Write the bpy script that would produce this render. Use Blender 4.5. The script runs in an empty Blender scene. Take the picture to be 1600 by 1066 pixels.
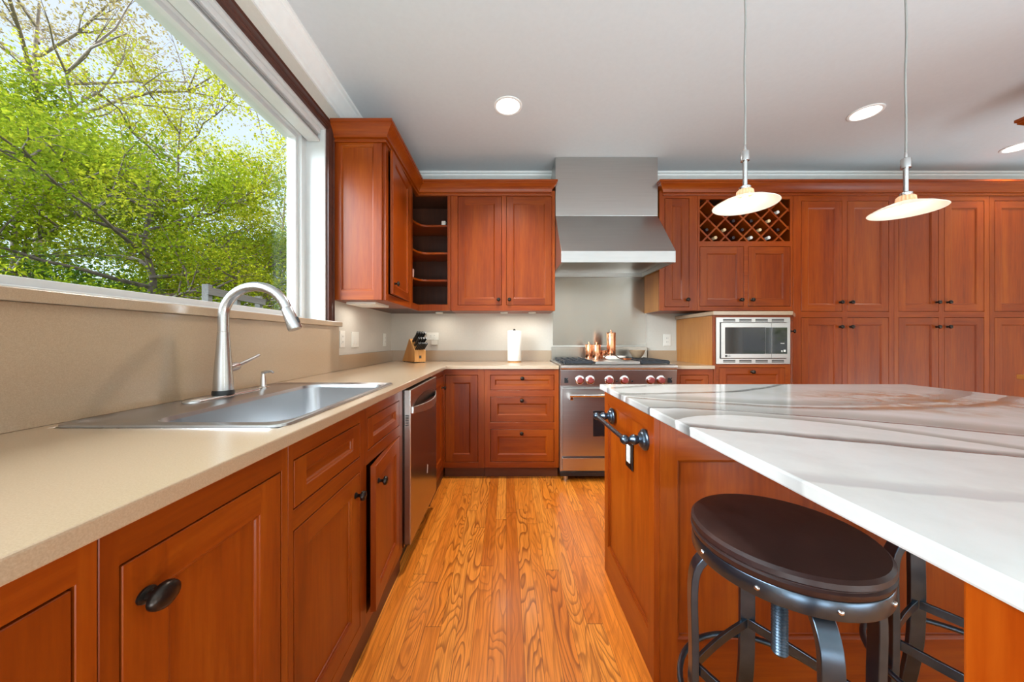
import bpy, math, random
import numpy as np
from mathutils import Vector, Matrix

R = math.radians
S = bpy.context.scene
C = S.collection
random.seed(7)

# ------------------------------------------------------------------ camera, sky, sun, large lights, exposure
F = 533.0                      # focal length in pixels of the 1600 px wide frame
CH = 1.121                     # camera height
cam = bpy.data.cameras.new('camera')
cam.sensor_width = 36.0
cam.lens = F / 1600 * 36.0
cam.shift_x = 9 / 1600
cam.shift_y = -2 / 1600
cam.clip_start = 0.02
cam_o = bpy.data.objects.new('camera', cam)
cam_o.location = (0, 0, CH)
cam_o.rotation_euler = (R(90), 0, 0)
C.objects.link(cam_o)
S.camera = cam_o

S.view_settings.view_transform = 'Standard'
S.view_settings.look = 'None'
S.view_settings.exposure = 0.35
S.view_settings.gamma = 1.0
S.view_settings.use_curve_mapping = False

world = bpy.data.worlds.new('world')
S.world = world
world.use_nodes = True
wn = world.node_tree
wn.nodes.clear()
w_out = wn.nodes.new('ShaderNodeOutputWorld')
w_bg = wn.nodes.new('ShaderNodeBackground')
w_sky = wn.nodes.new('ShaderNodeTexSky')
w_sky.sky_type = 'NISHITA'
w_sky.sun_disc = False
w_sky.sun_elevation = R(50)
w_sky.sun_rotation = R(60)
w_sky.air_density = 1.0
w_sky.dust_density = 2.0
w_bg.inputs['Strength'].default_value = 0.42
w_co = wn.nodes.new('ShaderNodeTexCoord')
w_no = wn.nodes.new('ShaderNodeTexNoise')
w_no.inputs['Scale'].default_value = 2.2
w_no.inputs['Detail'].default_value = 5
w_ra = wn.nodes.new('ShaderNodeValToRGB')
w_ra.color_ramp.elements[0].position = 0.38
w_ra.color_ramp.elements[0].color = (0.30, 0.30, 0.30, 1)
w_ra.color_ramp.elements[1].position = 0.62
w_ra.color_ramp.elements[1].color = (0.85, 0.85, 0.85, 1)
w_mx = wn.nodes.new('ShaderNodeMix')
w_mx.data_type = 'RGBA'
w_mx.inputs[7].default_value = (1.75, 1.85, 2.05, 1)      # thin white cloud
wn.links.new(w_co.outputs['Generated'], w_no.inputs['Vector'])
wn.links.new(w_no.outputs['Fac'], w_ra.inputs[0])
wn.links.new(w_ra.outputs[0], w_mx.inputs[0])
wn.links.new(w_sky.outputs[0], w_mx.inputs[6])
wn.links.new(w_mx.outputs[2], w_bg.inputs['Color'])
wn.links.new(w_bg.outputs[0], w_out.inputs['Surface'])


def lamp(name, kind, loc, rot, energy, color=(1, 1, 1), size=1.0, size_y=None, parent=None, **kw):
    d = bpy.data.lights.new(name, kind)
    d.energy = energy
    d.color = color
    if kind == 'AREA':
        if size_y:
            d.shape = 'RECTANGLE'
            d.size_y = size_y
        else:
            d.shape = 'DISK'
        d.size = size
    for k, v in kw.items():
        setattr(d, k, v)
    o = bpy.data.objects.new(name, d)
    o.location = loc
    o.rotation_euler = rot
    C.objects.link(o)
    if parent:
        o.parent = parent
    return o


# sun: over the house from the right, lights the garden only
lamp('sun', 'SUN', (0, 0, 10), (R(-20), R(28), 0), 2.5, (1.0, 0.95, 0.85), angle=R(1.5))
# broad hazy daylight from the open sky on the window side (low from the left, behind the camera)


def aim(d):
    return Vector(d).to_track_quat('-Z', 'Y').to_euler()


lamp('hazy_daylight', 'SUN', (-8, -5, 8), aim((.66, .56, -.56)), 17.0, (0.78, 0.90, 1.0), angle=R(55))
# daylight through the windows of the rear wall (behind the camera)
DAY = (0.90, 0.96, 1.0)
lamp('daylight_rear_left', 'AREA', (0.0, -3.42, 1.5), (R(90), 0, 0), 9, DAY, 1.7, 2.0)
lamp('daylight_rear_right', 'AREA', (5.1, -3.42, 1.5), (R(90), 0, 0), 22, DAY, 1.1, 2.0)
# added unseen fill lamps without fixtures, facing up to brighten the ceiling
FILL_TINT = (0.68, 0.89, 1.0)
lamp('ceiling_fill_left', 'AREA', (0.1, -1.9, 0.15), (R(180), 0, 0), 135, FILL_TINT, 2.0)
lamp('ceiling_fill_middle', 'AREA', (2.8, -1.9, 0.15), (R(180), 0, 0), 135, FILL_TINT, 2.0)
lamp('ceiling_fill_right', 'AREA', (5.0, 0.7, 0.15), (R(180), 0, 0), 75, FILL_TINT, 2.0)

# ------------------------------------------------------------------ node helpers and materials


class NT:
    def __init__(self, name):
        self.m = bpy.data.materials.new(name)
        self.m.use_nodes = True
        self.t = self.m.node_tree
        self.t.nodes.clear()
        self.out = self.t.nodes.new('ShaderNodeOutputMaterial')

    def node(self, typ, **props):
        n = self.t.nodes.new(typ)
        for k, v in props.items():
            setattr(n, k, v)
        return n

    def put(self, sock, v):
        if isinstance(v, bpy.types.NodeSocket):
            self.t.links.new(v, sock)
        elif v is not None:
            if isinstance(v, (tuple, list)) and len(v) == 3 and sock.type == 'RGBA':
                v = (*v, 1)
            sock.default_value = v

    def math(self, op, a, b=None, c=None, clamp=False):
        n = self.node('ShaderNodeMath', operation=op, use_clamp=clamp)
        self.put(n.inputs[0], a)
        if b is not None:
            self.put(n.inputs[1], b)
        if c is not None:
            self.put(n.inputs[2], c)
        return n.outputs[0]

    def coord(self, kind='Object'):
        return self.node('ShaderNodeTexCoord').outputs[kind]

    def mapping(self, vec, scale=(1, 1, 1), loc=(0, 0, 0)):
        n = self.node('ShaderNodeMapping')
        self.put(n.inputs['Vector'], vec)
        n.inputs['Scale'].default_value = scale
        self.put(n.inputs['Location'], loc)
        return n.outputs[0]

    def noise(self, vec, scale=5, detail=3, rough=0.5, dist=0.0):
        n = self.node('ShaderNodeTexNoise')
        self.put(n.inputs['Vector'], vec)
        n.inputs['Scale'].default_value = scale
        n.inputs['Detail'].default_value = detail
        n.inputs['Roughness'].default_value = rough
        n.inputs['Distortion'].default_value = dist
        return n.outputs['Fac']

    def ramp(self, fac, stops, interp='LINEAR'):
        n = self.node('ShaderNodeValToRGB')
        n.color_ramp.interpolation = interp
        e = n.color_ramp.elements
        while len(e) < len(stops):
            e.new(0.5)
        for el, (p, c) in zip(e, stops):
            el.position = p
            el.color = (*c, 1) if len(c) == 3 else c
        self.put(n.inputs[0], fac)
        return n.outputs[0]

    def mix(self, fac, a, b, blend='MIX'):
        n = self.node('ShaderNodeMix', data_type='RGBA', blend_type=blend)
        self.put(n.inputs[0], fac)
        self.put(n.inputs[6], a)
        self.put(n.inputs[7], b)
        return n.outputs[2]

    def bump(self, h, strength=0.2, dist=0.01):
        n = self.node('ShaderNodeBump')
        n.inputs['Strength'].default_value = strength
        n.inputs['Distance'].default_value = dist
        self.put(n.inputs['Height'], h)
        return n.outputs[0]

    def bsdf(self, color=None, rough=0.5, metal=0.0, normal=None, **kw):
        n = self.node('ShaderNodeBsdfPrincipled')
        self.put(n.inputs['Base Color'], color)
        self.put(n.inputs['Roughness'], rough)
        self.put(n.inputs['Metallic'], metal)
        if normal is not None:
            self.put(n.inputs['Normal'], normal)
        for k, v in kw.items():
            self.put(n.inputs[k.replace('_', ' ')], v)
        self.t.links.new(n.outputs[0], self.out.inputs['Surface'])
        return self.m


def g(r, gg, b):
    """sRGB 0-255 to linear"""
    def f(c):
        c /= 255
        return c / 12.92 if c <= 0.04045 else ((c + 0.055) / 1.055) ** 2.4
    return (f(r), f(gg), f(b))


def plain(name, col, rough=0.5, metal=0.0, var=0.06, scale=20, **kw):
    n = NT(name)
    f = n.noise(n.coord(), scale, 3)
    lo = tuple(c * (1 - var) for c in col)
    hi = tuple(min(1, c * (1 + var)) for c in col)
    return n.bsdf(n.ramp(f, [(0.3, lo), (0.7, hi)]), rough, metal, **kw)


def wood(name, dark, mid, light, axis='z', rough=0.34, freq=22.0, coat=0.25):
    n = NT(name)
    co = n.coord()
    rnd = n.node('ShaderNodeObjectInfo').outputs['Random']
    off = n.node('ShaderNodeCombineXYZ')
    for i in range(3):
        n.put(off.inputs[i], n.math('MULTIPLY', rnd, 13.7 + 5 * i))
    sc = {'z': (1, 1, 0.07), 'x': (0.07, 1, 1), 'y': (1, 0.07, 1)}[axis]
    v = n.mapping(co, sc, off.outputs[0])
    fine = n.noise(v, freq * 3.2, 4, 0.6)
    broad = n.noise(v, freq * 0.35, 2, 0.5, 0.6)
    f = n.math('ADD', n.math('MULTIPLY', fine, 0.45), n.math('MULTIPLY', broad, 0.55))
    col = n.ramp(f, [(0.30, dark), (0.5, mid), (0.72, light)])
    val = n.math('ADD', 0.88, n.math('MULTIPLY', rnd, 0.22))
    h = n.node('ShaderNodeHueSaturation')
    n.put(h.inputs['Value'], val)
    n.put(h.inputs['Color'], col)
    return n.bsdf(h.outputs[0], rough, 0, n.bump(fine, 0.04, 0.002), Coat_Weight=coat, Coat_Roughness=0.3, Specular_IOR_Level=0.18)


M = {}
CH_D, CH_M, CH_L = (0.15, 0.0180, 0.0006), (0.235, 0.037, 0.0012), (0.32, 0.066, 0.0030)
M['wood_v'] = wood('cherry_vertical', CH_D, CH_M, CH_L, 'z')
M['wood_h'] = wood('cherry_horizontal', CH_D, CH_M, CH_L, 'x')
M['wood_y'] = wood('cherry_depth', CH_D, CH_M, CH_L, 'y')
M['wood_pale'] = wood('cherry_pale', (0.33, 0.115, 0.022), (0.43, 0.165, 0.036), (0.51, 0.22, 0.055), 'z')
M['wood_trim'] = wood('dark_trim', (0.045, 0.016, 0.011), (0.07, 0.024, 0.016), (0.10, 0.034, 0.022), 'y')
M['wood_trim_z'] = wood('dark_trim_vertical', (0.075, 0.020, 0.010), (0.11, 0.032, 0.016), (0.15, 0.045, 0.022), 'z')
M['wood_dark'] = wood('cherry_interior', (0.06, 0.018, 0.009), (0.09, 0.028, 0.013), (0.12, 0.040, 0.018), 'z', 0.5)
M['wood_block'] = wood('beech_block', (0.46, 0.19, 0.05), (0.58, 0.27, 0.08), (0.68, 0.36, 0.13), 'z', 0.4)
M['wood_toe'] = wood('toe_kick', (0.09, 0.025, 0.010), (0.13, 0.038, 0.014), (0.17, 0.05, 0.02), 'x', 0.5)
M['wall'] = plain('wall_paint', g(205, 198, 186), 0.7, var=0.02, scale=60)
M['ceiling'] = plain('ceiling_paint', g(205, 208, 210), 0.8, var=0.015, scale=40)
M['white'] = plain('white_trim', g(238, 238, 236), 0.4, var=0.02)
M['vinyl'] = plain('white_vinyl', g(205, 204, 202), 0.35, var=0.02)
M['plastic'] = plain('white_plastic', g(232, 228, 218), 0.3, var=0.02)
M['slot'] = plain('dark_slot', g(60, 55, 50), 0.5)
M['steel'] = None


def steel(name, col, rough, axis='z', var=0.10, aniso=0.4, arot=0.0):
    n = NT(name)
    sc = {'z': (60, 60, 0.8), 'x': (0.8, 60, 60), 'y': (60, 0.8, 60)}[axis]
    v = n.mapping(n.coord(), sc)
    f = n.noise(v, 4, 3)
    lo = tuple(c * (1 - var) for c in col)
    hi = tuple(min(1, c * (1 + var)) for c in col)
    r = n.math('ADD', rough - 0.015, n.math('MULTIPLY', f, 0.03))
    return n.bsdf(n.ramp(f, [(0.3, lo), (0.7, hi)]), r, 1.0, n.bump(f, 0.008, 0.001), Anisotropic=aniso, Anisotropic_Rotation=arot)


M['steel'] = steel('brushed_steel', (0.52, 0.50, 0.48), 0.30, 'x', 0.04)
M['steel_v'] = steel('brushed_steel_vertical', (0.38, 0.345, 0.30), 0.30, 'z', 0.03)
M['steel_panel'] = steel('streaked_steel_panel', (0.38, 0.345, 0.30), 0.26, 'x', 0.03, .85, .25)
M['steel_dark'] = steel('brushed_steel_dishwasher', (0.42, 0.36, 0.32), 0.24, 'y')
M['nickel'] = steel('brushed_nickel', (0.55, 0.54, 0.53), 0.25, 'z', 0.05)
M['sinksteel'] = plain('sink_steel', (0.46, 0.46, 0.465), 0.28, 1.0, 0.03, 3)
M['chrome'] = plain('polished_chrome', (0.75, 0.74, 0.72), 0.12, 1.0)
M['black'] = plain('black_plastic', (0.012, 0.012, 0.013), 0.35)
M['iron'] = plain('cast_iron', (0.025, 0.027, 0.032), 0.45, 0.3)
M['bronze'] = plain('oil_rubbed_bronze', (0.035, 0.026, 0.021), 0.30, 0.85, 0.2)
M['pewter'] = plain('dark_pewter', (0.085, 0.112, 0.145), 0.28, 0.95, 0.15)
M['blackglass'] = plain('black_glass', (0.008, 0.009, 0.010), 0.05, Specular_IOR_Level=1.0)
M['copper'] = plain('polished_copper', (0.85, 0.38, 0.20), 0.18, 1.0)
M['redknob'] = plain('red_knob', (0.20, 0.035, 0.030), 0.3)
M['paper'] = plain('paper_towel', g(240, 236, 228), 0.9, var=0.02, scale=120)
M['porcelain'] = plain('white_porcelain', g(240, 232, 222), 0.2, var=0.02)
M['leather'] = None
M['stone'] = None


def mk_leather():
    n = NT('brown_leather')
    co = n.coord()
    f = n.noise(co, 9, 5, 0.65, 0.4)
    f2 = n.noise(co, 160, 2)
    col = n.ramp(f, [(0.3, (0.010, 0.0035, 0.003)), (0.55, (0.019, 0.006, 0.005)), (0.8, (0.042, 0.014, 0.009))])
    return n.bsdf(col, n.ramp(f, [(0.3, (0.34,) * 3), (0.8, (0.5,) * 3)]), 0, n.bump(f2, 0.06, 0.002))


M['leather'] = mk_leather()


def mk_stone():
    n = NT('tan_quartz')
    co = n.coord()
    f = n.noise(co, 420, 2, 0.7)
    f2 = n.noise(co, 3, 3)
    base = n.ramp(f, [(0.3, (0.35, 0.235, 0.138)), (0.5, (0.40, 0.275, 0.165)), (0.72, (0.46, 0.325, 0.205))])
    col = n.mix(n.math('MULTIPLY', f2, 0.25), base, (0.42, 0.29, 0.18))
    return n.bsdf(col, 0.32, 0, Coat_Weight=1.0, Coat_Roughness=0.25, Coat_IOR=1.7)


M['stone'] = mk_stone()


def mk_quartz():
    n = NT('veined_white_quartz')
    sep = n.node('ShaderNodeSeparateXYZ')
    co = n.coord()
    n.put(sep.inputs[0], co)
    warp = n.math('SUBTRACT', n.noise(co, 2.6, 5, 0.55), 0.5)
    warp2 = n.math('SUBTRACT', n.noise(co, 14, 4, 0.6), 0.5)
    u = sep.outputs[0]
    y = n.math('ADD', sep.outputs[1], n.math('ADD', n.math('MULTIPLY', warp, 0.10), n.math('MULTIPLY', warp2, 0.018)))
    col = n.ramp(n.noise(co, 7, 5, 0.6), [(0.35, g(184, 181, 176)), (0.6, g(192, 189, 185))])
    cloud = n.noise(co, 5, 4)

    def vein(a, b, c, w, sign, color, amt, sharp=0.05):
        nonlocal col
        f = n.math('ADD', a, n.math('ADD', n.math('MULTIPLY', u, b), n.math('MULTIPLY', n.math('MULTIPLY', u, u), c)))
        t = n.math('MULTIPLY', n.math('SUBTRACT', y, f), sign / w)
        t = n.math('ADD', n.math('MULTIPLY', t, 1 - sharp), sharp)
        k = n.ramp(t, [(0.0, (0, 0, 0)), (sharp, (1, 1, 1)), (min(0.95, sharp + 0.45), (0.70,) * 3), (1.0, (0, 0, 0))])
        k = n.math('MULTIPLY', k, amt)
        k = n.math('MULTIPLY', k, n.math('ADD', 0.75, n.math('MULTIPLY', cloud, 0.8)), clamp=True)
        col = n.mix(k, col, color)
    grey, dgrey, brown = g(104, 101, 97), g(84, 81, 78), g(104, 78, 56)
    vein(0.660, -0.482, 0.0, 0.055, 1, grey, 0.95, 0.06)
    vein(0.900, -0.15, -0.42, 0.030, 1, dgrey, 0.9, 0.12)
    vein(0.925, -0.15, -0.40, 0.16, 1, g(142, 138, 132), 0.8, 0.05)
    vein(0.735, 0.62, -1.9, 0.10, 1, g(142, 138, 132), 0.95, 0.03)
    vein(1.120, -0.60, 0.40, 0.05, -1, brown, 0.7, 0.15)
    vein(1.150, -0.62, 0.45, 0.12, 1, g(142, 138, 132), 0.8, 0.05)
    vein(1.180, -0.07, 0.42, 0.035, 1, grey, 0.9, 0.2)
    vein(1.36, 0.35, 0.12, 0.05, -1, grey, 0.7, 0.2)
    vein(0.33, -0.35, 0.1, 0.05, 1, g(168, 165, 161), 0.9, 0.15)
    # the gold patch at the right
    dx = n.math('DIVIDE', n.math('SUBTRACT', u, 1.00), 0.42)
    dy = n.math('DIVIDE', n.math('SUBTRACT', sep.outputs[1], 1.02), 0.30)
    r2 = n.math('ADD', n.math('MULTIPLY', dx, dx), n.math('MULTIPLY', dy, dy))
    gold = n.noise(n.mapping(co, (1, 1, 1), (3, 1, 0)), 8, 6, 0.65, 1.2)
    k = n.math('MULTIPLY', n.math('SUBTRACT', 1.0, r2, clamp=True), n.ramp(gold, [(0.42, (0, 0, 0)), (0.62, (1, 1, 1))]), clamp=True)
    col = n.mix(k, col, g(158, 108, 62))
    return n.bsdf(col, 0.12, 0, Specular_IOR_Level=0.35)


M['quartz'] = mk_quartz()


def mk_floor():
    n = NT('oak_planks')
    sep = n.node('ShaderNodeSeparateXYZ')
    co = n.coord()
    n.put(sep.inputs[0], co)
    PW, PL = 0.0635, 1.15
    xi = n.math('DIVIDE', sep.outputs[0], PW)
    ix = n.math('FLOOR', xi)
    fx = n.math('FRACT', xi)
    wn1 = n.node('ShaderNodeTexWhiteNoise', noise_dimensions='1D')
    n.put(wn1.inputs['W'], ix)
    yl = n.math('ADD', n.math('DIVIDE', sep.outputs[1], PL), n.math('MULTIPLY', wn1.outputs['Value'], 7.0))
    iy = n.math('FLOOR', yl)
    fy = n.math('FRACT', yl)
    cid = n.node('ShaderNodeCombineXYZ')
    n.put(cid.inputs[0], ix)
    n.put(cid.inputs[1], iy)
    wn2 = n.node('ShaderNodeTexWhiteNoise', noise_dimensions='2D')
    n.put(wn2.inputs['Vector'], cid.outputs[0])
    rnd = wn2.outputs['Value']
    v = n.node('ShaderNodeCombineXYZ')
    n.put(v.inputs[0], n.math('MULTIPLY', sep.outputs[0], 1.0))
    n.put(v.inputs[1], n.math('MULTIPLY', sep.outputs[1], 0.17))
    n.put(v.inputs[2], n.math('MULTIPLY', rnd, 60))
    cont = n.noise(v.outputs[0], 9.5, 1.5, 0.45, 0.35)
    ring = n.math('FRACT', n.math('MULTIPLY', cont, 17.0))
    line = n.ramp(ring, [(0.0, (0.0,) * 3), (0.55, (0.06,) * 3), (0.82, (0.85,) * 3), (0.92, (1,) * 3), (1.0, (0.0,) * 3)])
    v2 = n.mapping(v.outputs[0], (1, .16, 1))
    pores = n.noise(v2, 170, 2, 0.6)
    # some planks are quarter-sawn: much fainter figure
    amt = n.math('ADD', 0.25, n.math('MULTIPLY', n.math('FRACT', n.math('MULTIPLY', rnd, 7.3)), 0.75))
    base = n.ramp(rnd, [(0.0, g(206, 112, 30)), (0.35, g(232, 136, 42)), (0.7, g(240, 152, 58)), (1.0, g(222, 124, 36))])
    pc = n.ramp(pores, [(0.35, (0.66, 0.58, 0.50)), (0.60, (1.06, 1.06, 1.06))])
    col = n.mix(0.75, base, pc, 'MULTIPLY')
    col = n.mix(n.math('MULTIPLY', n.math('MULTIPLY', line, amt), 0.80), col, g(122, 50, 8))
    ex = n.math('LESS_THAN', n.math('MINIMUM', fx, n.math('SUBTRACT', 1.0, fx)), 0.012)
    ey = n.math('LESS_THAN', n.math('MINIMUM', fy, n.math('SUBTRACT', 1.0, fy)), 0.0012)
    gap = n.math('MAXIMUM', ex, ey)
    col = n.mix(n.math('MULTIPLY', gap, 0.7), col, g(80, 34, 10))
    hgt = n.math('SUBTRACT', n.math('MULTIPLY', line, -0.3), gap)
    return n.bsdf(col, 0.30, 0, n.bump(hgt, 0.12, 0.002), Coat_Weight=0.25, Coat_Roughness=0.18)


M['floor'] = mk_floor()


def emit(name, col, strength):
    n = NT(name)
    f = n.noise(n.coord(), 3)
    e = n.node('ShaderNodeEmission')
    n.put(e.inputs['Color'], n.ramp(f, [(0.3, col), (0.7, col)]))
    e.inputs['Strength'].default_value = strength
    n.t.links.new(e.outputs[0], n.out.inputs['Surface'])
    return n.m


M['lens'] = emit('lit_lens', (1.0, 0.93, 0.84), 3.0)
M['puck'] = emit('lit_puck', (1.0, 0.80, 0.55), 3.0)
M['bulb'] = emit('lit_bulb', (1.0, 0.86, 0.66), 9.0)


def mk_shade():
    n = NT('frosted_glass_shade')
    f = n.noise(n.coord(), 12)
    d = n.node('ShaderNodeBsdfPrincipled')
    n.put(d.inputs['Base Color'], n.ramp(f, [(0.3, g(246, 238, 226)), (0.7, g(252, 246, 236))]))
    d.inputs['Roughness'].default_value = 0.35
    d.inputs['Emission Color'].default_value = (1.0, 0.88, 0.72, 1)
    d.inputs['Emission Strength'].default_value = 0.06
    t = n.node('ShaderNodeBsdfTranslucent')
    t.inputs['Color'].default_value = (1, 0.94, 0.85, 1)
    mx = n.node('ShaderNodeMixShader')
    mx.inputs[0].default_value = 0.35
    n.t.links.new(d.outputs[0], mx.inputs[1])
    n.t.links.new(t.outputs[0], mx.inputs[2])
    n.t.links.new(mx.outputs[0], n.out.inputs['Surface'])
    return n.m


M['shade'] = mk_shade()


def mk_glass(name, col=(1, 1, 1), refl=0.06, rough=0.0):
    n = NT(name)
    t = n.node('ShaderNodeBsdfTransparent')
    f = n.noise(n.coord(), 2)
    n.put(t.inputs['Color'], n.ramp(f, [(0.3, col), (0.7, col)]))
    gl = n.node('ShaderNodeBsdfGlossy')
    gl.inputs['Roughness'].default_value = rough
    lw = n.node('ShaderNodeLayerWeight')
    lw.inputs['Blend'].default_value = 0.5
    fac = n.math('ADD', refl * .5, n.math('MULTIPLY', n.math('POWER', lw.outputs['Facing'], 5.0), 0.45))
    mx = n.node('ShaderNodeMixShader')
    n.t.links.new(fac, mx.inputs[0])
    n.t.links.new(t.outputs[0], mx.inputs[1])
    n.t.links.new(gl.outputs[0], mx.inputs[2])
    n.t.links.new(mx.outputs[0], n.out.inputs['Surface'])
    return n.m


M['pane'] = mk_glass('window_glass', (0.97, 0.98, 0.97), 0.03)
M['amber'] = plain('ribbed_amber_glass', (0.75, 0.42, 0.24), 0.12, 0.0, Emission_Color=(1, 0.5, 0.25), Emission_Strength=0.25)
M['bottle'] = plain('dark_bottle_glass', (0.012, 0.018, 0.012), 0.08)
M['bottle_clear'] = plain('pale_bottle_glass', (0.30, 0.30, 0.28), 0.08)
M['cap_cream'] = plain('cream_capsule', g(225, 195, 150), 0.4)
M['cap_white'] = plain('white_capsule', g(225, 222, 216), 0.4)
M['cap_dark'] = plain('dark_capsule', (0.03, 0.012, 0.014), 0.35)
M['fence'] = wood('weathered_fence', (0.075, 0.072, 0.066), (0.11, 0.105, 0.097), (0.15, 0.145, 0.135), 'x', 0.8, coat=0)
M['bark'] = plain('tree_bark', (0.11, 0.085, 0.07), 0.9, var=0.35, scale=14)
M['bark_light'] = plain('pale_bark', (0.20, 0.16, 0.13), 0.9, var=0.35, scale=14)
M['lawn'] = plain('lawn', (0.07, 0.085, 0.035), 0.9, var=0.5, scale=3)


def mk_leaf(name, a, b, c, trans):
    n = NT(name)
    co = n.coord()
    f = n.noise(co, 1.3, 3)
    f2 = n.noise(co, 23, 2)
    k = n.math('ADD', n.math('MULTIPLY', f, 0.55), n.math('MULTIPLY', f2, 0.45))
    col = n.ramp(k, [(0.32, a), (0.5, b), (0.68, c)])
    d = n.node('ShaderNodeBsdfDiffuse')
    n.put(d.inputs['Color'], col)
    t = n.node('ShaderNodeBsdfTranslucent')
    n.put(t.inputs['Color'], col)
    mx = n.node('ShaderNodeMixShader')
    mx.inputs[0].default_value = trans
    n.t.links.new(d.outputs[0], mx.inputs[1])
    n.t.links.new(t.outputs[0], mx.inputs[2])
    n.t.links.new(mx.outputs[0], n.out.inputs['Surface'])
    return n.m


M['leaf_green'] = mk_leaf('leaf_fresh_green', (0.035, 0.075, 0.004), (0.17, 0.225, 0.010), (0.50, 0.48, 0.030), 0.35)
M['leaf_yellow'] = mk_leaf('leaf_yellow_green', (0.20, 0.23, 0.012), (0.42, 0.42, 0.02), (0.66, 0.58, 0.06), 0.4)
M['leaf_bronze'] = mk_leaf('leaf_bronze', (0.20, 0.15, 0.05), (0.32, 0.25, 0.10), (0.42, 0.35, 0.17), 0.35)
M['leaf_dark'] = mk_leaf('leaf_dark_green', (0.035, 0.08, 0.012), (0.08, 0.15, 0.02), (0.17, 0.25, 0.04), 0.3)

# ------------------------------------------------------------------ mesh helpers


class MB:
    def __init__(self):
        self.v, self.f, self.mi = [], [], []

    def add(self, verts, faces, mi=0):
        b = len(self.v)
        self.v += [tuple(p) for p in verts]
        for fc in faces:
            self.f.append([b + i for i in fc])
            self.mi.append(mi)
        return self

    def box(self, x0, x1, y0, y1, z0, z1, mi=0):
        v = [(x0, y0, z0), (x1, y0, z0), (x1, y1, z0), (x0, y1, z0), (x0, y0, z1), (x1, y0, z1), (x1, y1, z1), (x0, y1, z1)]
        f = [(0, 3, 2, 1), (4, 5, 6, 7), (0, 1, 5, 4), (1, 2, 6, 5), (2, 3, 7, 6), (3, 0, 4, 7)]
        return self.add(v, f, mi)

    def prism(self, poly, axis, a0, a1, mi=0):
        """poly: 2D points; axis 'x': (y,z), 'y': (x,z), 'z': (x,y)"""
        def P(p, a):
            return {'x': (a, p[0], p[1]), 'y': (p[0], a, p[1]), 'z': (p[0], p[1], a)}[axis]
        n = len(poly)
        v = [P(p, a0) for p in poly] + [P(p, a1) for p in poly]
        f = [tuple(range(n))[::-1], tuple(range(n, 2 * n))]
        f += [(i, (i + 1) % n, n + (i + 1) % n, n + i) for i in range(n)]
        return self.add(v, f, mi)

    def cells(self, us, vs, fill, w0, w1, axis, mi=0, mfun=None):
        """solid made of filled cells of a grid, welded, outer faces only. axis = thickness direction"""
        def P(u, v, w):
            return {'x': (w, u, v), 'y': (u, w, v), 'z': (u, v, w)}[axis]
        idx = {}

        def I(i, j, k):
            key = (i, j, k)
            if key not in idx:
                idx[key] = len(self.v)
                self.v.append(P(us[i], vs[j], (w0, w1)[k]))
            return idx[key]
        nu, nv = len(us) - 1, len(vs) - 1
        F_ = lambda i, j: 0 <= i < nu and 0 <= j < nv and fill(0.5 * (us[i] + us[i + 1]), 0.5 * (vs[j] + vs[j + 1]))
        for i in range(nu):
            for j in range(nv):
                if not F_(i, j):
                    continue
                m = mfun(0.5 * (us[i] + us[i + 1]), 0.5 * (vs[j] + vs[j + 1])) if mfun else mi
                q = [[I(i, j, 0), I(i + 1, j, 0), I(i + 1, j + 1, 0), I(i, j + 1, 0)], [I(i, j, 1), I(i, j + 1, 1), I(i + 1, j + 1, 1), I(i + 1, j, 1)]]
                if not F_(i - 1, j):
                    q.append([I(i, j, 0), I(i, j + 1, 0), I(i, j + 1, 1), I(i, j, 1)])
                if not F_(i + 1, j):
                    q.append([I(i + 1, j, 0), I(i + 1, j, 1), I(i + 1, j + 1, 1), I(i + 1, j + 1, 0)])
                if not F_(i, j - 1):
                    q.append([I(i, j, 0), I(i, j, 1), I(i + 1, j, 1), I(i + 1, j, 0)])
                if not F_(i, j + 1):
                    q.append([I(i, j + 1, 0), I(i + 1, j + 1, 0), I(i + 1, j + 1, 1), I(i, j + 1, 1)])
                for fc in q:
                    self.f.append(fc)
                    self.mi.append(m)
        return self

    def frame(self, x0, x1, z0, z1, openings, y0, y1, mi_v=0, mi_h=1):
        us = sorted({x0, x1, *[o[0] for o in openings], *[o[1] for o in openings]})
        vs = sorted({z0, z1, *[o[2] for o in openings], *[o[3] for o in openings]})
        fill = lambda u, v: not any(o[0] < u < o[1] and o[2] < v < o[3] for o in openings)
        mf = lambda u, v: mi_h if any(o[0] < u < o[1] for o in openings) else mi_v
        return self.cells(us, vs, fill, y0, y1, 'y', mfun=mf)

    def lathe(self, prof, c=(0, 0, 0), axis='z', seg=24, mi=0, sx=1.0, sy=1.0, cap=True):
        """prof: list of (r, h)"""
        v, f = [], []
        n = len(prof)
        for r, h in prof:
            for k in range(seg):
                a = 2 * math.pi * k / seg
                p = (r * math.cos(a) * sx, r * math.sin(a) * sy, h)
                p = {'z': p, 'y': (p[0], p[2], p[1]), '-y': (p[0], -p[2], p[1]), 'x': (p[2], p[0], p[1]), '-x': (-p[2], p[0], p[1]), '-z': (p[0], -p[1], -p[2])}[axis]
                v.append((p[0] + c[0], p[1] + c[1], p[2] + c[2]))
        for i in range(n - 1):
            for k in range(seg):
                k2 = (k + 1) % seg
                f.append((i * seg + k, i * seg + k2, (i + 1) * seg + k2, (i + 1) * seg + k))
        if cap:
            if prof[0][0] > 1e-6:
                f.append(tuple(range(seg))[::-1])
            if prof[-1][0] > 1e-6:
                f.append(tuple(range((n - 1) * seg, n * seg)))
        return self.add(v, f, mi)

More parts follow.
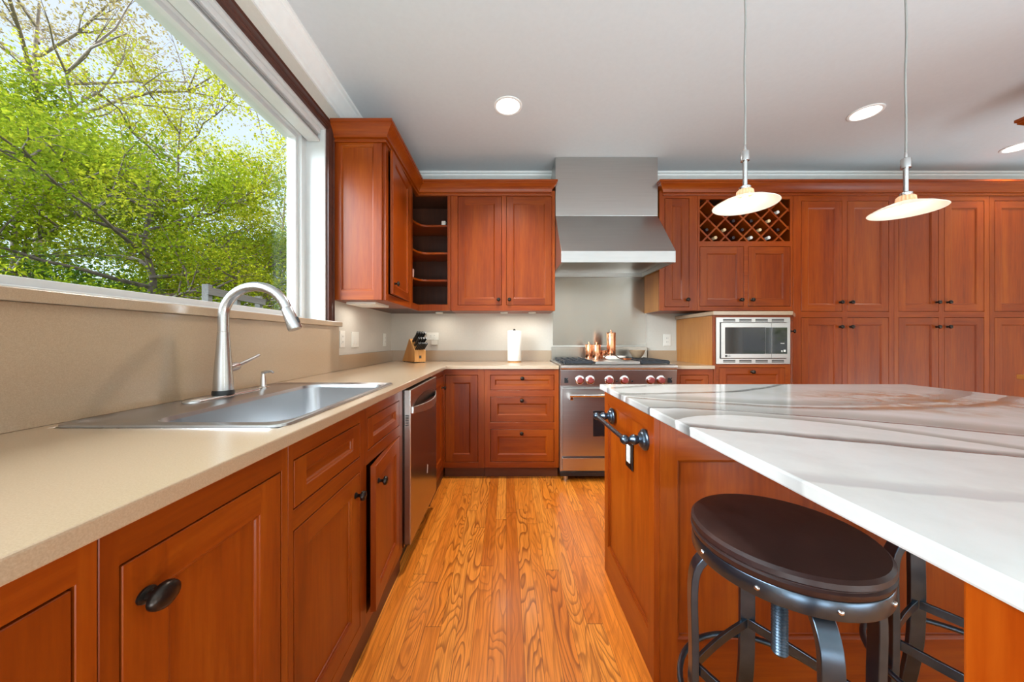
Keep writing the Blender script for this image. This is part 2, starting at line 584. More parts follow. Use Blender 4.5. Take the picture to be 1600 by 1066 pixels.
    def tube(self, pts, rad, seg=10, mi=0, closed=False, flat=None, up=None):
        """rad: number or list. flat=(a,b): rectangular section a across, b along the bending normal"""
        P = [Vector(p) for p in pts]
        n = len(P)
        T = []
        for i in range(n):
            a = P[(i - 1) % n] if (closed or i > 0) else P[i]
            b = P[(i + 1) % n] if (closed or i < n - 1) else P[i]
            T.append((b - a).normalized())
        if up is None:
            u = Vector((0, 0, 1))
            if abs(T[0].dot(u)) > 0.9:
                u = Vector((0, 1, 0))
        else:
            u = Vector(up)
        v, f = [], []
        u = (u - T[0] * u.dot(T[0])).normalized()
        for i in range(n):
            u = (u - T[i] * u.dot(T[i])).normalized()
            w = T[i].cross(u)
            if flat:
                a, b = flat
                ring = [u * b + w * a, -u * b + w * a, -u * b - w * a, u * b - w * a]
            else:
                r = rad[i] if isinstance(rad, (list, tuple)) else rad
                ring = [(u * math.cos(2 * math.pi * k / seg) + w * math.sin(2 * math.pi * k / seg)) * r for k in range(seg)]
            v += [P[i] + q for q in ring]
        s = 4 if flat else seg
        for i in range(n if closed else n - 1):
            j = (i + 1) % n
            for k in range(s):
                k2 = (k + 1) % s
                f.append((i * s + k, i * s + k2, j * s + k2, j * s + k))
        if not closed:
            f.append(tuple(range(s))[::-1])
            f.append(tuple(range((n - 1) * s, n * s)))
        return self.add(v, f, mi)

    def loft(self, loops, mi=0, cap0=False, cap1=False):
        s = len(loops[0])
        v = [p for lp in loops for p in lp]
        f = []
        for i in range(len(loops) - 1):
            for k in range(s):
                k2 = (k + 1) % s
                f.append((i * s + k, i * s + k2, (i + 1) * s + k2, (i + 1) * s + k))
        if cap0:
            f.append(tuple(range(s))[::-1])
        if cap1:
            f.append(tuple(range((len(loops) - 1) * s, len(loops) * s)))
        return self.add(v, f, mi)

    def sweep(self, prof, path, side=1, mi=0):
        """prof: (out, z) open or closed polygon; path: XY points; out = left of travel * side"""
        P = [Vector((p[0], p[1])) for p in path]
        n = len(P)
        loops = []
        for i in range(n):
            d0 = (P[i] - P[i - 1]).normalized() if i > 0 else None
            d1 = (P[i + 1] - P[i]).normalized() if i < n - 1 else None
            nl = lambda d: Vector((-d.y, d.x)) * side
            if d0 is None:
                m = nl(d1)
            elif d1 is None:
                m = nl(d0)
            else:
                a, b = nl(d0), nl(d1)
                m = (a + b) / (1 + a.dot(b))
            loops.append([(P[i].x + m.x * o, P[i].y + m.y * o, z) for o, z in prof])
        return self.loft(loops, mi, True, True)

    def build(self, name, mats, parent=None, loc=(0, 0, 0), rotz=0.0, bevel=0.0, smooth=None, segs=2):
        me = bpy.data.meshes.new(name)
        me.from_pydata(self.v, [], self.f)
        if not isinstance(mats, (list, tuple)):
            mats = [mats]
        for m in mats:
            me.materials.append(m)
        me.polygons.foreach_set('material_index', self.mi)
        import bmesh
        bm = bmesh.new()
        bm.from_mesh(me)
        bmesh.ops.recalc_face_normals(bm, faces=bm.faces)
        bm.to_mesh(me)
        bm.free()
        if smooth is not None:
            me.shade_smooth()
            me.set_sharp_from_angle(angle=R(smooth))
        me.update()
        o = bpy.data.objects.new(name, me)
        o.location = loc
        o.rotation_euler = (0, 0, rotz)
        C.objects.link(o)
        if parent:
            o.parent = parent
        if bevel:
            b = o.modifiers.new('bevel', 'BEVEL')
            b.width = bevel
            b.segments = segs
            b.limit_method = 'ANGLE'
            b.angle_limit = R(40)
            b.harden_normals = False
        return o


def tag(o, label, cat, group=None):
    o['label'] = label
    o['category'] = cat
    if group:
        o['group'] = group
    return o


def thing(name, label, cat, loc=(0, 0, 0), rotz=0.0, group=None):
    o = bpy.data.objects.new(name, None)
    o.empty_display_size = 0.1
    o.location = loc
    o.rotation_euler = (0, 0, rotz)
    C.objects.link(o)
    return tag(o, label, cat, group)


def structure(o, label=None, cat=None):
    o['kind'] = 'structure'
    if label:
        o['label'] = label
    if cat:
        o['category'] = cat
    return o


def copy_tree(o, parent=None):
    c = o.copy()
    C.objects.link(c)
    if parent:
        c.parent = parent
    for ch in list(o.children):
        copy_tree(ch, c)
    return c


def rrect(cx, cy, hx, hy, r, z, n=8):
    pts = []
    for (sx, sy, a0) in ((1, 1, 0), (-1, 1, 90), (-1, -1, 180), (1, -1, 270)):
        for k in range(n + 1):
            a = R(a0 + 90 * k / n)
            pts.append((cx + sx * (hx - r) + r * math.cos(a), cy + sy * (hy - r) + r * math.sin(a), z))
    return pts


# ------------------------------------------------------------------ the room
XW, YW, ZC = -1.13, 3.35, 2.74       # left wall, back wall, ceiling
WY0, WY1, WZ0, WZ1 = -1.25, 2.135, 1.21, 2.44    # window opening in the left wall
structure(MB().box(-1.36, 6.1, -3.6, 3.5, -0.05, 0.0).build('floor', M['floor']), 'orange-brown oak strip floor with bold dark grain', 'floor')
structure(MB().box(-1.36, 6.1, -3.6, 3.5, ZC, ZC + 0.1).build('ceiling', M['ceiling']), 'flat pale grey painted ceiling', 'ceiling')
structure(MB().cells([-3.6, WY0, WY1, 3.5], [0, WZ0, WZ1, ZC], lambda u, v: not (WY0 < u < WY1 and WZ0 < v < WZ1), -1.36, XW, 'x').build('wall_left', M['wall']), 'pale painted wall with the wide window', 'wall')
structure(MB().box(XW, 6.1, YW, 3.5, 0, ZC).build('wall_back', M['wall']), 'pale painted wall behind the range and cabinets', 'wall')
RW = [(-0.9, 0.9, 0.45, 2.5), (4.5, 5.7, 0.45, 2.5)]
us = [-1.36, -0.9, 0.9, 4.5, 5.7, 6.1]
structure(MB().cells(us, [0, 0.45, 2.5, ZC], lambda u, v: not any(a < u < b and c < v < d for a, b, c, d in RW), -3.6, -3.48, 'y').build('wall_rear', M['wall']))
structure(MB().cells([-3.6, -3.35, -1.25, 3.5], [0, 0.4, 2.5, ZC], lambda u, v: not (-3.35 < u < -1.25 and 0.4 < v < 2.5), 5.98, 6.1, 'x').build('wall_right', M['wall']))
for k, (a, b, c, d) in enumerate(RW):
    us = [a, a + .05, (a + b) / 2 - .03, (a + b) / 2 + .03, b - .05, b]
    structure(MB().cells(us, [c, c + .05, d - .05, d], lambda u, v, us=us, c=c, d=d: not ((us[1] < u < us[2] or us[3] < u < us[4]) and c + .05 < v < d - .05), -3.58, -3.50, 'y').build('window_%d' % (k + 2), M['vinyl']))
us = [-3.35, -3.30, -2.33, -2.27, -1.30, -1.25]
structure(MB().cells(us, [.4, .45, 2.45, 2.5], lambda u, v: not ((-3.30 < u < -2.33 or -2.27 < u < -1.30) and .45 < v < 2.45), 6.0, 6.06, 'x').build('window_4', M['vinyl']))

# --- the picture window
win = structure(thing('window_1', 'wide white-framed picture window over the sink', 'window', (-1.29, 0.8, WZ0)), None, None)
fx0, fx1 = -1.33 + 1.29, -1.245 + 1.29
y0, y1 = WY0 - 0.8, WY1 - 0.8
h0, h1 = 0.0, WZ1 - WZ0
MB().cells([y0, y0 + .05, y1 - .06, y1], [h0, h0 + .05, h1 - .075, h1], lambda u, v: not (y0 + .05 < u < y1 - .06 and h0 + .05 < v < h1 - .075), fx0, fx1, 'x').build('window_frame', M['vinyl'], win, bevel=0.003)
MB().cells([y0 + .05, y0 + .075, y1 - .085, y1 - .06], [h0 + .05, h0 + .075, h1 - .1, h1 - .075], lambda u, v: not (y0 + .075 < u < y1 - .085 and h0 + .075 < v < h1 - .1), fx0 + .01, fx1 - .02, 'x').build('window_sash', M['vinyl'], win, bevel=0.002)
MB().box(-.003, .003, y0 + .07, y1 - .08, h0 + .07, h1 - .095).build('window_pane', M['pane'], win)
# white jambs lining the opening
jb = MB()
jb.box(fx1, -1.13 + 1.29 + .001, y1 - .012, y1, 0, h1)
jb.box(fx1, -1.13 + 1.29 + .001, y0, y0 + .012, 0, h1)
jb.box(fx1, -1.13 + 1.29 + .001, y0 + .012, y1 - .012, h1 - .012, h1)
jb.build('window_jamb', M['vinyl'], win)
# dark wood casing
cs = MB()
cy0, cy1, cz = WY0, WY1 + 0.002, WZ1
prof = [(0.0, 0.0), (0.018, 0.0), (0.022, 0.012), (0.018, 0.020), (0.024, 0.032), (0.020, 0.050), (0.026, 0.060), (0.014, 0.072), (0.0, 0.075)]
cs.add([(XW + p[0], cy0 - .07, cz + p[1]) for p in prof] + [(XW + p[0], cy1 + p[1], cz + p[1]) for p in prof] , [tuple(range(9))[::-1]] + [(i, i + 1, 9 + i + 1, 9 + i) for i in range(8)])
cs.add([(XW + p[0], cy1 + p[1], cz + p[1]) for p in prof] + [(XW + p[0], cy1 + p[1], 1.241) for p in prof], [(i, i + 1, 9 + i + 1, 9 + i) for i in range(8)] + [tuple(range(9, 18))])
structure(cs.build('trim_1', M['wood_trim'], smooth=40), 'dark reddish wood casing around the window', 'casing')

# cellular shade stacked at the head
sh = thing('pleated_blind', 'white pleated blind stacked up under the window head', 'blind', (-1.19, 0.8, 2.428))
MB().box(-.040, .040, y0 + .02, y1 - .02, -.032, 0).build('headrail', M['vinyl'], sh, bevel=.003)
pl = MB()
for k in range(3):
    pl.box(-.028 + .004 * (k % 2), .028 - .004 * (k % 2), y0 + .03, y1 - .025, -.045 - .011 * k, -.0345 - .011 * k)
pl.build('pleats', plain('shade_fabric', g(150, 148, 145), 0.8, var=0.03), sh, bevel=.002)
MB().box(-.036, .036, y0 + .025, y1 - .022, -.080, -.066).build('bottom_rail', M['vinyl'], sh, bevel=.003)

# ceiling crown moulding (white)
pc = [(0, 2.625), (0.010, 2.625), (0.014, 2.640), (0.024, 2.648), (0.030, 2.668), (0.052, 2.692), (0.066, 2.704), (0.070, 2.716), (0.084, 2.722), (0.086, 2.739), (0, 2.739)]
structure(MB().sweep(pc, [(XW, -3.4), (XW, YW), (6.0, YW)], side=-1).build('trim_2', M['white'], smooth=30), 'white crown moulding where walls meet the ceiling', 'moulding')

# --- outside: soffit and lawn
sf = MB()
for k in range(14):
    a = -1.6 + k * 0.38
    sf.box(-1.80, -1.365, a, a + 0.374, 2.815, 2.84)
sf.box(-1.84, -1.80, -1.6, 3.72, 2.80, 2.98)
sf.box(-1.80, -1.365, -1.6, 3.72, 2.84, 2.86)
structure(sf.build('trim_3', M['vinyl']), 'white vinyl soffit boards of the eave outside the window', 'soffit')
structure(MB().box(-60, 60, -40, 60, -0.55, -0.45).build('ground', M['lawn']), 'green lawn outside the window', 'lawn')

# ------------------------------------------------------------------ cabinet building blocks
WM = [M['wood_v'], M['wood_h'], M['wood_dark'], M['wood_toe'], M['wood_y'], M['wood_pale']]


def knob(parent, x, z, y=0.0, r=0.016, name='knob', oval=1.0):
    p = [(r * .62, 0), (r * .62, .003), (r * .36, .006), (r * .32, .014), (r * .55, .018), (r * .98, .022), (r, .026), (r * .92, .031), (r * .6, .034), (0.0005, .035)]
    return MB().lathe(p, (x, y, z), '-y', 20, sx=oval).build(name, M['bronze'], parent, smooth=50)


def panel_front(parent, name, x0, x1, z0, z1, st=.060, rl=.060, th=.020, gap=.003, rec=.009, ajar=0.0, hinge='r', flat=False):
    x0 += gap; x1 -= gap; z0 += gap; z1 -= gap
    ox = (x1 if hinge == 'r' else x0) if ajar else 0.0
    a, b, c, d = x0 - ox, x1 - ox, z0, z1
    mb = MB()
    xi0, xi1, zi0, zi1 = a + st, b - st, c + rl, d - rl
    bd = .006
    # front of frame
    V = [(a, 0, c), (xi0, 0, c), (xi1, 0, c), (b, 0, c), (a, 0, zi0), (xi0, 0, zi0), (xi1, 0, zi0), (b, 0, zi0),
         (a, 0, zi1), (xi0, 0, zi1), (xi1, 0, zi1), (b, 0, zi1), (a, 0, d), (xi0, 0, d), (xi1, 0, d), (b, 0, d)]
    base = len(mb.v)
    mb.v += V
    def q(ids, m):
        mb.f.append([base + i for i in ids]); mb.mi.append(m)
    for r0 in (0, 4, 8):
        q((r0, r0 + 1, r0 + 5, r0 + 4), 0)
        q((r0 + 2, r0 + 3, r0 + 7, r0 + 6), 0)
    q((1, 2, 6, 5), 1)
    q((9, 10, 14, 13), 1)
    # bead and panel
    l1 = [(xi0 + bd * .3, .003, zi0 + bd * .3), (xi1 - bd * .3, .003, zi0 + bd * .3), (xi1 - bd * .3, .003, zi1 - bd * .3), (xi0 + bd * .3, .003, zi1 - bd * .3)]
    l2 = [(xi0 + bd, .004, zi0 + bd), (xi1 - bd, .004, zi0 + bd), (xi1 - bd, .004, zi1 - bd), (xi0 + bd, .004, zi1 - bd)]
    l3 = [(xi0 + bd * 1.4, rec, zi0 + bd * 1.4), (xi1 - bd * 1.4, rec, zi0 + bd * 1.4), (xi1 - bd * 1.4, rec, zi1 - bd * 1.4), (xi0 + bd * 1.4, rec, zi1 - bd * 1.4)]
    b1 = len(mb.v)
    mb.v += l1 + l2 + l3
    inner = [5, 6, 10, 9]
    L = [[base + i for i in inner], [b1 + i for i in range(4)], [b1 + 4 + i for i in range(4)], [b1 + 8 + i for i in range(4)]]
    for s in range(3):
        for k in range(4):
            k2 = (k + 1) % 4
            mb.f.append([L[s][k], L[s][k2], L[s + 1][k2], L[s + 1][k]]); mb.mi.append(1 if k in (0, 2) else 0)
    mb.f.append(L[3]); mb.mi.append(1 if flat else 0)
    # sides and back
    bb = len(mb.v)
    mb.v += [(a, th, c), (b, th, c), (b, th, d), (a, th, d)]
    mb.f.append([bb + 3, bb + 2, bb + 1, bb]); mb.mi.append(0)
    for ring, e in (((0, 1, 2, 3), (0, 1)), ((3, 7, 11, 15), (1, 2)), ((15, 14, 13, 12), (2, 3)), ((12, 8, 4, 0), (3, 0))):
        mb.f.append([base + i for i in ring][::-1] + [bb + e[0], bb + e[1]]); mb.mi.append(0)
    o = mb.build(name, WM, parent, bevel=.0012, segs=1)
    if ajar:
        o.location = (ox, 0, 0)
        o.rotation_euler = (0, 0, ajar)
    return o, ox


def cabinet(name, label, loc, rotz, W, D, z0, z1, openings, toe=None, cat='cabinet', group=None, interior=2, ends=(0, 0), top=True):
    """front at local y = 0, x to the right, z absolute"""
    root = thing(name, label, cat, loc, rotz, group)
    mb = MB()
    mb.frame(0, W, z0, z1, openings, 0, .02)
    t = .016
    mb.box(0, t, .02, D, z0, z1, ends[0])
    mb.box(W - t, W, .02, D, z0, z1, ends[1])
    mb.box(t, W - t, .02, D, z0, z0 + t, 0)
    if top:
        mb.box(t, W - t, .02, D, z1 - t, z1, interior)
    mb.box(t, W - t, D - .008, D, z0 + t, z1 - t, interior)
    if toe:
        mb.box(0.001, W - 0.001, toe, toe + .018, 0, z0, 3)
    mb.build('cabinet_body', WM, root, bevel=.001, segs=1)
    return root


def door(root, x0, x1, z0, z1, kn=None, kr=.0165, oval=1.0, **kw):
    o, ox = panel_front(root, 'door', x0, x1, z0, z1, **kw)
    if kn:
        knob(o, kn[0] - ox, kn[1], r=kr, oval=oval)
    return o


def drawer(root, x0, x1, z0, z1, kn=None, st=.05, rl=.04, **kw):
    o, ox = panel_front(root, 'drawer', x0, x1, z0, z1, st=st, rl=rl, flat=True, **kw)
    if kn:
        knob(o, kn[0], kn[1])
    return o


ZT = .886          # top of the base cabinets
XF = -.503         # front plane of the left run
L90 = R(90)

# ------------------------------------------------------------------ left run of base cabinets (facing +X)
c = cabinet('base_cabinet', 'base cabinet nearest the camera at the left edge, only its panel corner showing', (XF, -.20, 0), L90, .62, .61, .09, ZT, [(.05, .598, .12, .834)], toe=.012)
door(c, .05, .598, .12, .834)
c = cabinet('base_cabinet', 'base cabinet with one wide door and a big oval knob, left of the sink', (XF, .421, 0), L90, .365, .61, .09, ZT, [(.023, .343, .12, .827)], toe=.012)
door(c, .023, .343, .12, .827, kn=(.055, .765), kr=.0175, oval=1.25, st=.062)
c = cabinet('sink_cabinet', 'two-door sink base cabinet with false drawer fronts, one door ajar', (XF, .787, 0), L90, .866, .61, .09, ZT,
            [(.020, .388, .717, .836), (.452, .818, .717, .836), (.020, .388, .135, .668), (.440, .822, .135, .668)], toe=.012, top=False)
drawer(c, .020, .388, .717, .836, rl=.036)
drawer(c, .452, .818, .717, .836, rl=.036)
door(c, .020, .388, .135, .668, kn=(.352, .60))
door(c, .440, .822, .135, .668, kn=(.472, .60), ajar=R(5), hinge='r')

# dishwasher
dw = thing('dishwasher', 'stainless dishwasher under the counter right of the sink', 'dishwasher', (-.467, 1.668, 0), L90)
MB().box(0.004, .606, .035, .60, .10, .872).build('tub', M['steel_dark'], dw)
MB().box(0, .61, 0, .034, .115, .876).build('door', M['steel_dark'], dw, bevel=.004)
MB().box(0.01, .60, .07, .09, 0, .10).build('toe_panel', M['black'], dw)
# curved pocket handle
hp = MB()
lo, hi = [], []
n = 18
for k in range(n + 1):
    t = k / n
    x = .03 + .55 * t
    bow = math.sin(math.pi * t)
    lo.append((x, -.006 - .040 * bow, .770 - .012 * bow))
hp2 = MB()
loops = []
for k in range(n + 1):
    x, y, z = lo[k]
    hh = .034 + .012 * math.sin(math.pi * k / n)
    loops.append([(x, y, z - hh / 2), (x, y + .008, z - hh / 2), (x, y + .008, z + hh / 2), (x, y, z + hh / 2)])
hp2.loft(loops, 0, True, True)
hp2.build('handle', M['steel'], dw, bevel=.002, smooth=40)
# dark scooped pocket behind the handle
pk = MB()
tp = [(.035 + .54 * k / 16, -.0012, .775 + .050 * math.sin(math.pi * k / 16) ** .6) for k in range(17)]
pk.add(tp + [(p[0], -.0012, .768) for p in tp], [(k, k + 1, 18 + k, 17 + k) for k in range(16)])
pk.add([(p[0], 0.001, p[2]) for p in tp] + [(p[0], .001, .768) for p in tp], [(k, 17 + k, 18 + k, k + 1) for k in range(16)])
pk.build('handle_pocket', steel('pocket_steel', (0.16, 0.14, 0.125), .35, 'y'), dw)
vt = MB()
for k in range(7):
    vt.box(-.0008, .002, .010, .026, .700 + k * .008, .704 + k * .008)
vt.build('side_vent', M['slot'], dw)
MB().add([(.34, -.001, .335), (.356, -.001, .33), (.365, -.001, .375), (.350, -.001, .385)], [(0, 1, 2, 3)]).build('sticker', M['plastic'], dw)

# corner cabinet: narrow door on the left run, one on the back run
cc = thing('corner_cabinet', 'corner base cabinet with a narrow door on each run', 'cabinet', (-.503, 2.745, 0))
cb = MB()
DX = .003
cb.frame(-.001, .327, .09, ZT, [(.010, .277, .135, .838)], 0, .02)
cb.box(-.60, .327, .55, .59, .09, ZT, 2)
cb.box(.311, .327, .02, .55, .09, ZT, 2)
cb.box(-.60, .31, .02, .55, .09, .105, 2)
# left-run face (plane x=0, local y from -.46 to 0)
cb.cells([-.455, -.425, -.040, .0], [.09, .135, .838, ZT], lambda u, v: not (-.425 < u < -.040 and .135 < v < .838), -.02, .0, 'x', 0)
cb.box(-.60, -.02, -.455, -.44, .09, ZT, 0)
cb.box(-.60, -.02, -.44, .02, .09, .105, 2)
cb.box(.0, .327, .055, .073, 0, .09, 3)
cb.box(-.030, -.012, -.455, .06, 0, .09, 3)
cb.build('cabinet_body', WM, cc, bevel=.001, segs=1)
o, _ = panel_front(cc, 'door', .010, .277, .135, .838)
o2, _ = panel_front(cc, 'door', .030, .415, .135, .838, gap=.003)
o2.location = (0, -.455, 0)
o2.rotation_euler = (0, 0, L90)
knob(o2, .375, .745)

# ------------------------------------------------------------------ back run
YF = 2.745
c = cabinet('drawer_cabinet', 'base cabinet with three drawers between the corner and the range', (-.175, YF, 0), 0, .598, .60, .091, ZT,
            [(.046, .561, .714, .838), (.046, .561, .457, .663), (.046, .561, .137, .400)], toe=.055)
drawer(c, .046, .561, .714, .838, kn=(.303, .811), st=.036, rl=.036)
drawer(c, .046, .561, .457, .663, kn=(.300, .634), st=.056, rl=.054)
drawer(c, .046, .561, .137, .400, kn=(.298, .371), st=.058, rl=.056)
c = cabinet('base_cabinet', 'narrow base cabinet between range and microwave cabinet', (1.343, YF, 0), 0, .322, .60, .091, ZT,
            [(.055, .285, .70, .838), (.055, .285, .135, .66)], toe=.055)
drawer(c, .055, .285, .70, .838, st=.04, rl=.036)
door(c, .055, .285, .135, .66)

# microwave cabinet with an angled right face
mc = thing('microwave_cabinet', 'counter-height cabinet housing the microwave, with drawer and angled right door', 'cabinet', (1.668, YF, 0))
mb = MB()
mb.frame(0, .617, .091, 1.317, [(.022, .600, .935, 1.292), (.045, .575, .70, .897), (.045, .575, .13, .66)], 0, .02)
mb.box(0, .016, .02, .60, .091, 1.317, 5)
mb.box(.016, .855, .585, .60, .091, 1.317, 2)
mb.box(.016, .60, .02, .585, .091, .107, 2)
mb.box(.016, .60, .02, .585, .905, .925, 2)
mb.box(.0, .617, .055, .073, 0, .091, 3)
# angled face from (.617,0) to (.867,.275)
a0, a1 = Vector((.617, 0)), Vector((.866, .268))
dv = (a1 - a0).normalized(); nv = Vector((dv.y, -dv.x)); ln = (a1 - a0).length
pin = lambda s, d: (a0.x + dv.x * s - nv.x * d, a0.y + dv.y * s - nv.y * d)
for (s0, s1, zz0, zz1) in ((0, .03, .091, 1.317), (ln - .03, ln, .091, 1.317), (.03, ln - .03, 1.285, 1.317), (.03, ln - .03, .091, .125)):
    mb.prism([pin(s0, 0), pin(s1, 0), pin(s1, .02), pin(s0, .02)], 'z', zz0, zz1, 0)
mb.build('cabinet_body', WM, mc, bevel=.001, segs=1)
drawer(mc, .045, .575, .70, .897, kn=(.305, .863), st=.055, rl=.05)
door(mc, .045, .31, .13, .66, kn=(.27, .60))
door(mc, .31, .575, .13, .66, kn=(.35, .60))
o, _ = panel_front(mc, 'door', .03, ln - .03, .125, 1.285)
o.location = (a0.x, a0.y, 0)
o.rotation_euler = (0, 0, math.atan2(dv.y, dv.x))
knob(o, .06, 1.19)
st_ = tag(MB().prism([(1.655, 3.345), (1.655, 2.725), (2.290, 2.725), (2.535, 2.99), (2.535, 3.345)], 'z', 1.318, 1.350).build('stone_slab', M['stone'], bevel=.003), 'tan stone slab topping the microwave cabinet', 'countertop')

# microwave with its trim kit
mw = thing('microwave', 'built-in stainless microwave in a vented trim frame', 'microwave', (1.682, YF - .012, .925))
WW, HH = .595, .376
tk = MB()
tk.frame(0, WW, 0, HH, [(.030, WW - .030, .045, HH - .042)], 0, .0115)
sl = [(.055 + k * .130, .055 + k * .130 + .098) for k in range(4)]
tk.build('trim_frame', M['steel'], mw, bevel=.002)
for (a, b) in sl:
    for zz in (.014, HH - .034):
        for dz in (0, .0115):
            MB().box(a, b, -.0012, .002, zz + dz, zz + dz + .008).build('vent_slot', M['slot'], mw)
MB().box(.045, WW - .035, .012, .40, .05, HH - .05).build('oven_box', M['black'], mw)
dr = MB()
dr.frame(.034, .435, .048, HH - .045, [(.066, .386, .084, HH - .082)], -.010, .012)
dr.build('door', M['steel'], mw, bevel=.002)
MB().box(.066, .386, -.007, .010, .084, HH - .082).build('door_window', M['blackglass'], mw)
MB().box(.387, .436, -.0125, -.0095, .084, HH - .082).build('door_edge_panel', M['blackglass'], mw)
cp = MB()
cp.box(.437, WW - .034, -.010, .012, .048, HH - .045)
cp.build('control_surround', M['steel'], mw, bevel=.002)
cpp = MB().box(.440, WW - .036, -.0125, -.0095, .084, HH - .082).build('control_panel', M['blackglass'], mw)
for bb in ((.505, .535, .165, .169), (.512, .520, .098, .112), (.530, .546, .100, .116)):
    MB().box(bb[0], bb[1], -.0135, -.012, bb[2], bb[3]).build('button', M['plastic'], cpp)


def text(body, size, parent, loc, rot, mat, name='logo', ext=.0006):
    cu = bpy.data.curves.new(name, 'FONT')
    cu.body = body
    cu.size = size
    cu.extrude = ext
    cu.align_x = 'CENTER'
    cu.align_y = 'CENTER'
    cu.materials.append(mat)
    tmp = bpy.data.objects.new(name, cu)
    C.objects.link(tmp)
    me = bpy.data.meshes.new_from_object(tmp.evaluated_get(bpy.context.evaluated_depsgraph_get()))
    bpy.data.objects.remove(tmp)
    bpy.data.curves.remove(cu)
    o = bpy.data.objects.new(name, me)
    o.location = loc
    o.rotation_euler = rot
    C.objects.link(o)
    o.parent = parent
    return o


text('LG', .020, mw, (.095, -.0108, .066), (R(90), 0, 0), M['slot'])
MB().lathe([(.009, 0), (.009, .0012)], (.073, -.010, .066), '-y', 20).build('logo_dot', M['slot'], mw)

# ------------------------------------------------------------------ counters
wt = MB()
wt.cells([-1.128, -1.07, -.535, -.478, .421], [-.45, .80, 1.585, 2.72, 3.348],
         lambda u, v: (u < -.478 or v > 2.72) and not (-1.07 < u < -.535 and .80 < v < 1.585), .886, .914, 'z')
tag(wt.build('countertop', M['stone'], bevel=.003), 'long tan stone worktop along the window wall and back corner, holding the sink', 'countertop')
tag(MB().box(1.341, 1.666, 2.72, 3.348, .886, .914).build('countertop', M['stone'], bevel=.003), 'short piece of tan stone worktop right of the range', 'countertop')
# backsplashes
tag(MB().box(-1.129, -1.108, -.45, 2.262, .9145, 1.207).build('backsplash', M['stone'], bevel=.001), 'tall tan stone backsplash behind the sink under the window', 'backsplash')
lb = MB().cells([-1.129, -1.108, .448], [2.264, 3.328, 3.349], lambda u, v: u < -1.108 or v > 3.328, .9145, 1.016, 'z')
tag(lb.build('backsplash', M['stone'], bevel=.001), 'low tan stone upstand along the corner behind the knife block', 'backsplash')
tag(MB().box(1.382, 1.666, 3.328, 3.349, .9145, 1.016).build('backsplash', M['stone'], bevel=.001), 'low tan stone upstand right of the range', 'backsplash')
tag(MB().cells([-1.25, -1.128, -1.090], [-.45, 2.133, 2.275], lambda u, v: not (u < -1.128 and v > 2.133), 1.2075, 1.2385, 'z').build('window_ledge', M['stone'], bevel=.003), 'tan stone ledge capping the backsplash at the window', 'ledge')

# ------------------------------------------------------------------ sink, faucet, dispenser
sk = thing('sink', 'large stainless drop-in sink with one wide bowl', 'sink', (-.80, 1.20, .914))
cx, cy = 0, 0
bx, by = -.7275 + .80, 1.2075 - 1.20
rim = MB()
rim.loft([rrect(0, 0, .275, .400, .035, .0005), rrect(0, 0, .274, .399, .034, .006), rrect(0, 0, .262, .387, .028, .0075), rrect(0, 0, .252, .377, .024, .003),
          rrect(bx, by, .182, .364, .062, .003), rrect(bx, by, .1745, .357, .058, .0015), rrect(bx, by, .171, .3535, .056, -.010)])
rim.build('rim', M['sinksteel'], sk, smooth=60)
bowl = MB()
bowl.loft([rrect(bx, by, .171, .3535, .056, -.010), rrect(bx, by, .164, .346, .056, -.165), rrect(bx, by, .155, .337, .052, -.183), rrect(bx, by, .140, .322, .045, -.190), rrect(bx, by, .04, .04, .035, -.192)], cap1=True)
bowl.build('bowl', M['sinksteel'], sk, smooth=60)
MB().lathe([(.045, -.1915), (.043, -.1885), (.030, -.190), (.0005, -.1925)], (bx, by, 0), 'z', 24).build('drain', M['chrome'], sk, smooth=40)

FX, FY, FZ = -1.015, 1.224, .917
fa = thing('faucet', 'tall brushed nickel pull-down gooseneck faucet behind the sink', 'faucet', (FX, FY, FZ))
pr = [rrect(0, .01, .028, .155, .027, .0005), rrect(0, .01, .028, .155, .027, .005), rrect(0, .01, .024, .151, .023, .009)]
MB().loft(pr, cap0=True, cap1=True).build('base_plate', M['nickel'], fa, smooth=50)
MB().lathe([(.033, .009), (.033, .018), (.031, .024)], (0, 0, 0), 'z', 32).build('base_ring', M['black'], fa, smooth=40)
MB().lathe([(.030, .024), (.0295, .05), (.026, .11), (.0215, .17), (.0185, .215), (.0180, .232)], (0, 0, 0), 'z', 32).build('body', M['nickel'], fa, smooth=40)
pts = [(0, 0, .233), (0, 0, .26), (0, 0, .285)]
rc = .116
for k in range(1, 20):
    a = math.pi - R(163) * k / 19
    pts.append((rc + rc * math.cos(a), 0, .285 + rc * math.sin(a) * .95))
MB().tube(pts, .0168, 20).build('spout', M['nickel'], fa, smooth=60)
e = Vector(pts[-1]); dr_ = (e - Vector(pts[-2])).normalized()
hd = MB()
hd.tube([e + dr_ * .001, e + dr_ * .004, e + dr_ * .03, e + dr_ * .075, e + dr_ * .082], [.0172, .0182, .020, .0235, .022], 20)
sh_ = hd.build('spray_head', M['nickel'], fa, smooth=40)
side = Vector((dr_.z, 0, -dr_.x)) * -1
bp = e + dr_ * .035 + Vector((.0215, 0, 0))
MB().tube([bp, bp + dr_ * .022], .006, 10).build('spray_button', M['black'], sh_, smooth=60)
hb = MB().tube([(0, .022, .100), (0, .045, .103), (0, .062, .105)], [.016, .0165, .015], 20).build('handle_hub', M['nickel'], fa, smooth=40)
MB().tube([(.002, .060, .106), (.010, .10, .122), (.020, .150, .142)], [.0075, .0062, .0058], 12).build('handle_lever', M['nickel'], fa, smooth=50)

